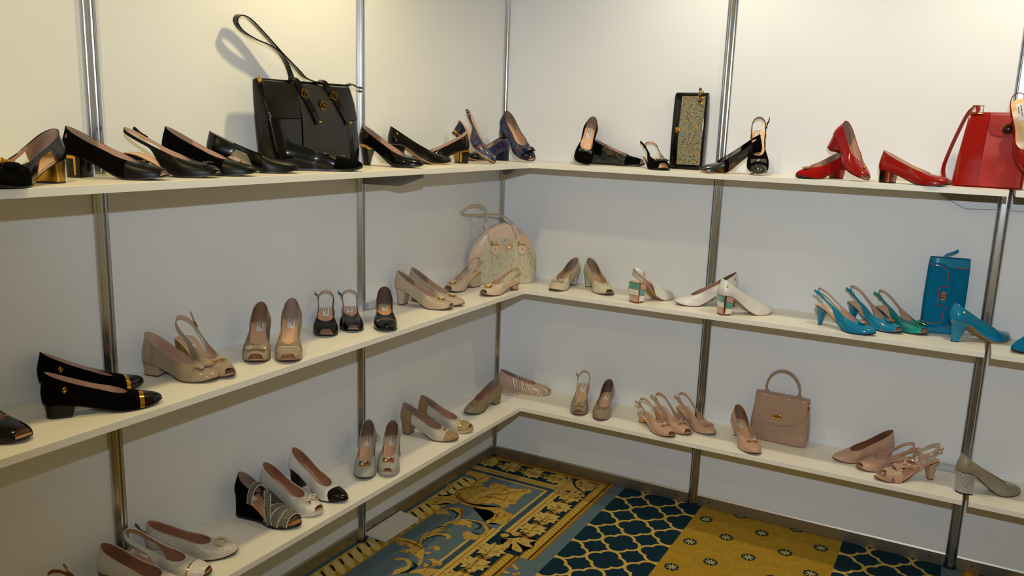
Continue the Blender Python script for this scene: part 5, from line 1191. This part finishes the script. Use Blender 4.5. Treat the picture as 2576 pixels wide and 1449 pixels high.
MB().tube([(.036, b.front(.036, .28, .008), .308), (.035, b.front(.035, .26, .009), .285), (.035, b.front(.035, .25, .008), .268)], .0022, 6).build('charm_chain', GOLD, R2)

# ---- red shoulder bag at the right end
REDT = textured('#9C1512', .0042, .34); REDM = leather('#93120F', .32)
R3 = empty('red_bag', (1.912, -.135, ZT+.0006), R(-4)); tag(R3, 'red patent shoulder bag with flap, gold button and hanging strap', 'bag')
b = Bag([(0, .004, .100, .040, 0), (.006, .004, .104, .044, 0), (.10, .010, .102, .038, .004), (.20, .016, .096, .024, .012), (.238, .018, .094, .014, .016), (.243, .018, .093, .010, .017)], 7)
b.body('body', RED, R3)
b.patch('side_panel', RED, R3, .006, .242, lambda z: -.096+.022*z/.24, lambda z: -.024+.009*z/.24, .002, .003)
b.patch('centre_panel', REDT, R3, .006, .232, lambda z: -.022+.009*z/.24, lambda z: .100-.006*z/.24, .002, .002)
b.patch('flap', REDM, R3, .168, .240, lambda z: -.014+.036*(1-math.sqrt(max(0, 1-max(0, (.200-z)/.0322)**2))), lambda z: .098, .005, .004)
M = FM(.042, .190, b.front(.042, .190, .010)); o = MB().ell((0, 0, .002), (.017, .017, .008), 24, 10).build('button', patent('#3A0A08'), R3, M); MB().ring((0, 0, .002), .0165, .0022).build('button_rim', GOLD, o, M)
gold_buckle(R3, FM(-.052, .250, b.front(-.05, .235, .004)), .032, .026); MB().box((-.052, b.front(-.05, .236, .006), .239), (.036, .006, .007), bev=.001).build('buckle_bar', GOLD, R3)
MB().ribbon(smooth_path([(-.052, -.004, .236), (-.053, .000, .258), (-.062, .016, .262), (-.082, .030, .240), (-.104, .034, .180), (-.124, .034, .110), (-.134, .032, .060), (-.128, .026, .025), (-.112, .016, .006), (-.098, .012, .003)], 5), (.45, .9, .1), .017, .004).build('shoulder_strap', RED, R3)

# ---- cream dome bag in the corner
PALE = floral('#CFC7AC,#B2B698,#C9C0A4,#9CA89C,#C6BA98,#B89C86,#D2CAB2,#A9AE8C,#A8685A,#C9C2A6,#8C9C9C', 95.0, 2.8, .3, .3, 6.0)
PINKW = patent('#D0B8A6')
R4 = empty('dome_bag', (.134, -.214, ZM+.0012), R(42)); tag(R4, 'cream domed handbag with pastel flower print and twin straps in the shelf corner', 'bag')
pts = [(0, .130), (.006, .138), (.04, .150), (.09, .153), (.13, .147), (.17, .130), (.20, .110), (.225, .084), (.243, .055), (.254, .024), (.257, .008)]
b = Bag([(z, 0, w, .036*(.55+.45*math.cos(min(1, z/.257)*1.2)), 0) for z, w in pts], 3.4)
b.body('body', PINKW, R4, 30)
def dome_w(z, k): return float(np.interp(z/k, [p[0] for p in pts], [p[1] for p in pts]))*k
b.patch('printed_panel', PALE, R4, .004, .196, lambda z: max(-dome_w(z, 1.0)+.002, -.118+0.0*z if z < .06 else -.118*math.sqrt(max(.02, 1-((z-.06)/.140)**2))), lambda z: min(dome_w(z, 1.0)-.002, .150 if z < .06 else .150*math.sqrt(max(.02, 1-((z-.06)/.140)**2))), .001, .0025)
medallion(R4, FM(.022, .165, b.front(.022, .165, .0035)), .0125, plain('#D8C2AC', .3))
for sx in (-.040, .078):
    o = b.patch('strap_tab', PINKW, R4, .130, .172, lambda z, sx=sx: sx-.0165*math.sqrt(max(0.05, 1-max(0, (.146-z)/.017)**2)), lambda z, sx=sx: sx+.0165*math.sqrt(max(0.05, 1-max(0, (.146-z)/.017)**2)), .005, .003, 8, 8)
    MB().ell((sx, b.front(sx, .154, .010), .154), (.004, .003, .004), 10, 6).build('rivet', GOLD, o)
    MB().tube([(sx-.015, b.front(sx, .172, .010), .172), (sx+.015, b.front(sx, .172, .010), .172)], .0025, 8).tube([(sx-.015, b.front(sx, .172, .010), .168), (sx-.015, b.front(sx, .186, .008), .188)], .003, 8).build('strap_ring', GOLD, o)
    P = [(sx-.012, b.front(sx-.012, .180, .006), .178), (sx-.020, b.front(sx-.02, .21, .006), .212), (sx-.036, b.front(sx-.036, .238, .004), .244), (sx-.044, -.006, .262)]
    MB().ribbon(smooth_path(P, 5), (1, 0, .25), .014, .003).build('strap_base', PINKW, R4)
P = [(-.084, -.006, .262), (-.072, -.012, .292), (-.080, -.018, .318), (-.108, -.022, .336), (-.150, -.026, .332), (-.180, -.022, .312), (-.184, -.012, .300), (-.160, -.002, .292), (-.110, .002, .292), (-.050, .004, .296), (0, .004, .288), (.034, -.004, .262)]
MB().ribbon(smooth_path(P, 6), (.1, .9, .42), .014, .003).build('shoulder_strap', leather('#C4B29C', .4), R4)

# ---- teal clutch standing on end
R5 = empty('clutch_bag', (1.838, -.062, ZM+.0012), R(10)); tag(R5, 'teal suede clutch with coral piping standing on end by the right-hand post', 'bag')
b = Bag([(0, 0, .062, .018, 0), (.005, 0, .066, .022, 0), (.12, 0, .067, .026, 0), (.24, .001, .065, .024, 0), (.268, .001, .063, .020, 0)], 4)
b.body('body', TEALS, R5)
b.patch('end_band', TEAL, R5, .0, .030, lambda z: -.064, lambda z: .064, .001, .002); b.patch('end_band', TEAL, R5, .236, .267, lambda z: -.064, lambda z: .064, .001, .002)
b.patch('flap', TEALS, R5, .022, .250, lambda z: -.066, lambda z: .010-.030*max(0, (abs(z-.136)-.080)/.034)**2, .004, .004)
P = [(-.064, .040), (-.030, .036), (-.012, .042), (-.004, .056), (-.003, .080), (-.004, .100), (-.022, .106), (-.026, .120), (-.026, .155), (-.022, .166), (-.004, .172), (-.003, .200), (-.006, .222), (-.016, .236), (-.035, .242), (-.064, .246)]
b.line('piping', CORAL, R5, [(p.x, p.z) for p in smooth_path([(x, 0, z) for x, z in P], 4)], .0014, .009)
b.line('piping', CORAL, R5, [(.012, .237), (.040, .236), (.062, .236)], .0013, .004); b.line('piping', CORAL, R5, [(.012, .031), (.040, .031), (.062, .031)], .0013, .004)
for i, (m_, z) in enumerate(((TEAL, .154), (GOLD, .147), (CORAL, .137), (GOLD, .127), (TEAL, .119))):
    MB().tube([(-.018, b.front(-.012, z, .012), z), (-.004, b.front(-.004, z, .013), z)], .0042 if m_ is not CORAL else .0050, 10).build('clasp_bar', m_, R5)
MB().ribbon(smooth_path([(-.020, .002, .266), (-.008, .004, .278), (.010, .004, .286), (.024, .002, .296)], 4), (.3, .2, .9), .010, .002).build('zip_pull', TEAL, R5)

# ---- small nude handbag
R6 = empty('handbag', (1.329, -.072, ZL+.0018), R(-3)); tag(R6, 'small nude patent handbag with round top handle and gold clasp', 'bag')
NUB = patent('#A48776')
b = Bag([(0, .0, .096, .026, 0), (.006, .0, .106, .032, 0), (.03, .0, .113, .036, 0), (.08, .0, .112, .034, 0), (.14, .0, .106, .027, .002), (.185, 0, .103, .018, .004), (.192, 0, .102, .012, .005)], 4.5)
b.body('body', NUB, R6)
b.patch('flap', NUB, R6, .080, .190, lambda z: -.102*math.sqrt(max(.004, 1-max(0, (.150-z)/.0702)**2)), lambda z: .100*math.sqrt(max(.004, 1-max(0, (.150-z)/.0702)**2)), .002, .004, 20, 22)
M = FM(-.006, .112, b.front(0, .112, .008)); mb = MB()
for sg in (-1, 1): mb.ring((sg*.0085, 0, .002), .0065, .0018)
mb.cyl((0, 0, .001), .013, .002, 20, .007); mb.build('clasp', GOLD, R6, M)
for sx, dz in ((-.064, .0), (.060, 0)): MB().box((sx, .002, .193), (.018, .018, .016), bev=.003).build('handle_base', NUB, R6)
P = [(-.064, .002, .196), (-.066, .002, .225), (-.052, .003, .262), (-.022, .004, .284), (.014, .004, .284), (.044, .003, .262), (.060, .002, .228), (.060, .002, .196)]
MB().tube(smooth_path(P, 6), .0048, 10).build('handle', NUB, R6)
MB().box((.103, -.010, .160), (.006, .012, .024), bev=.002).build('side_buckle', GOLD, R6)
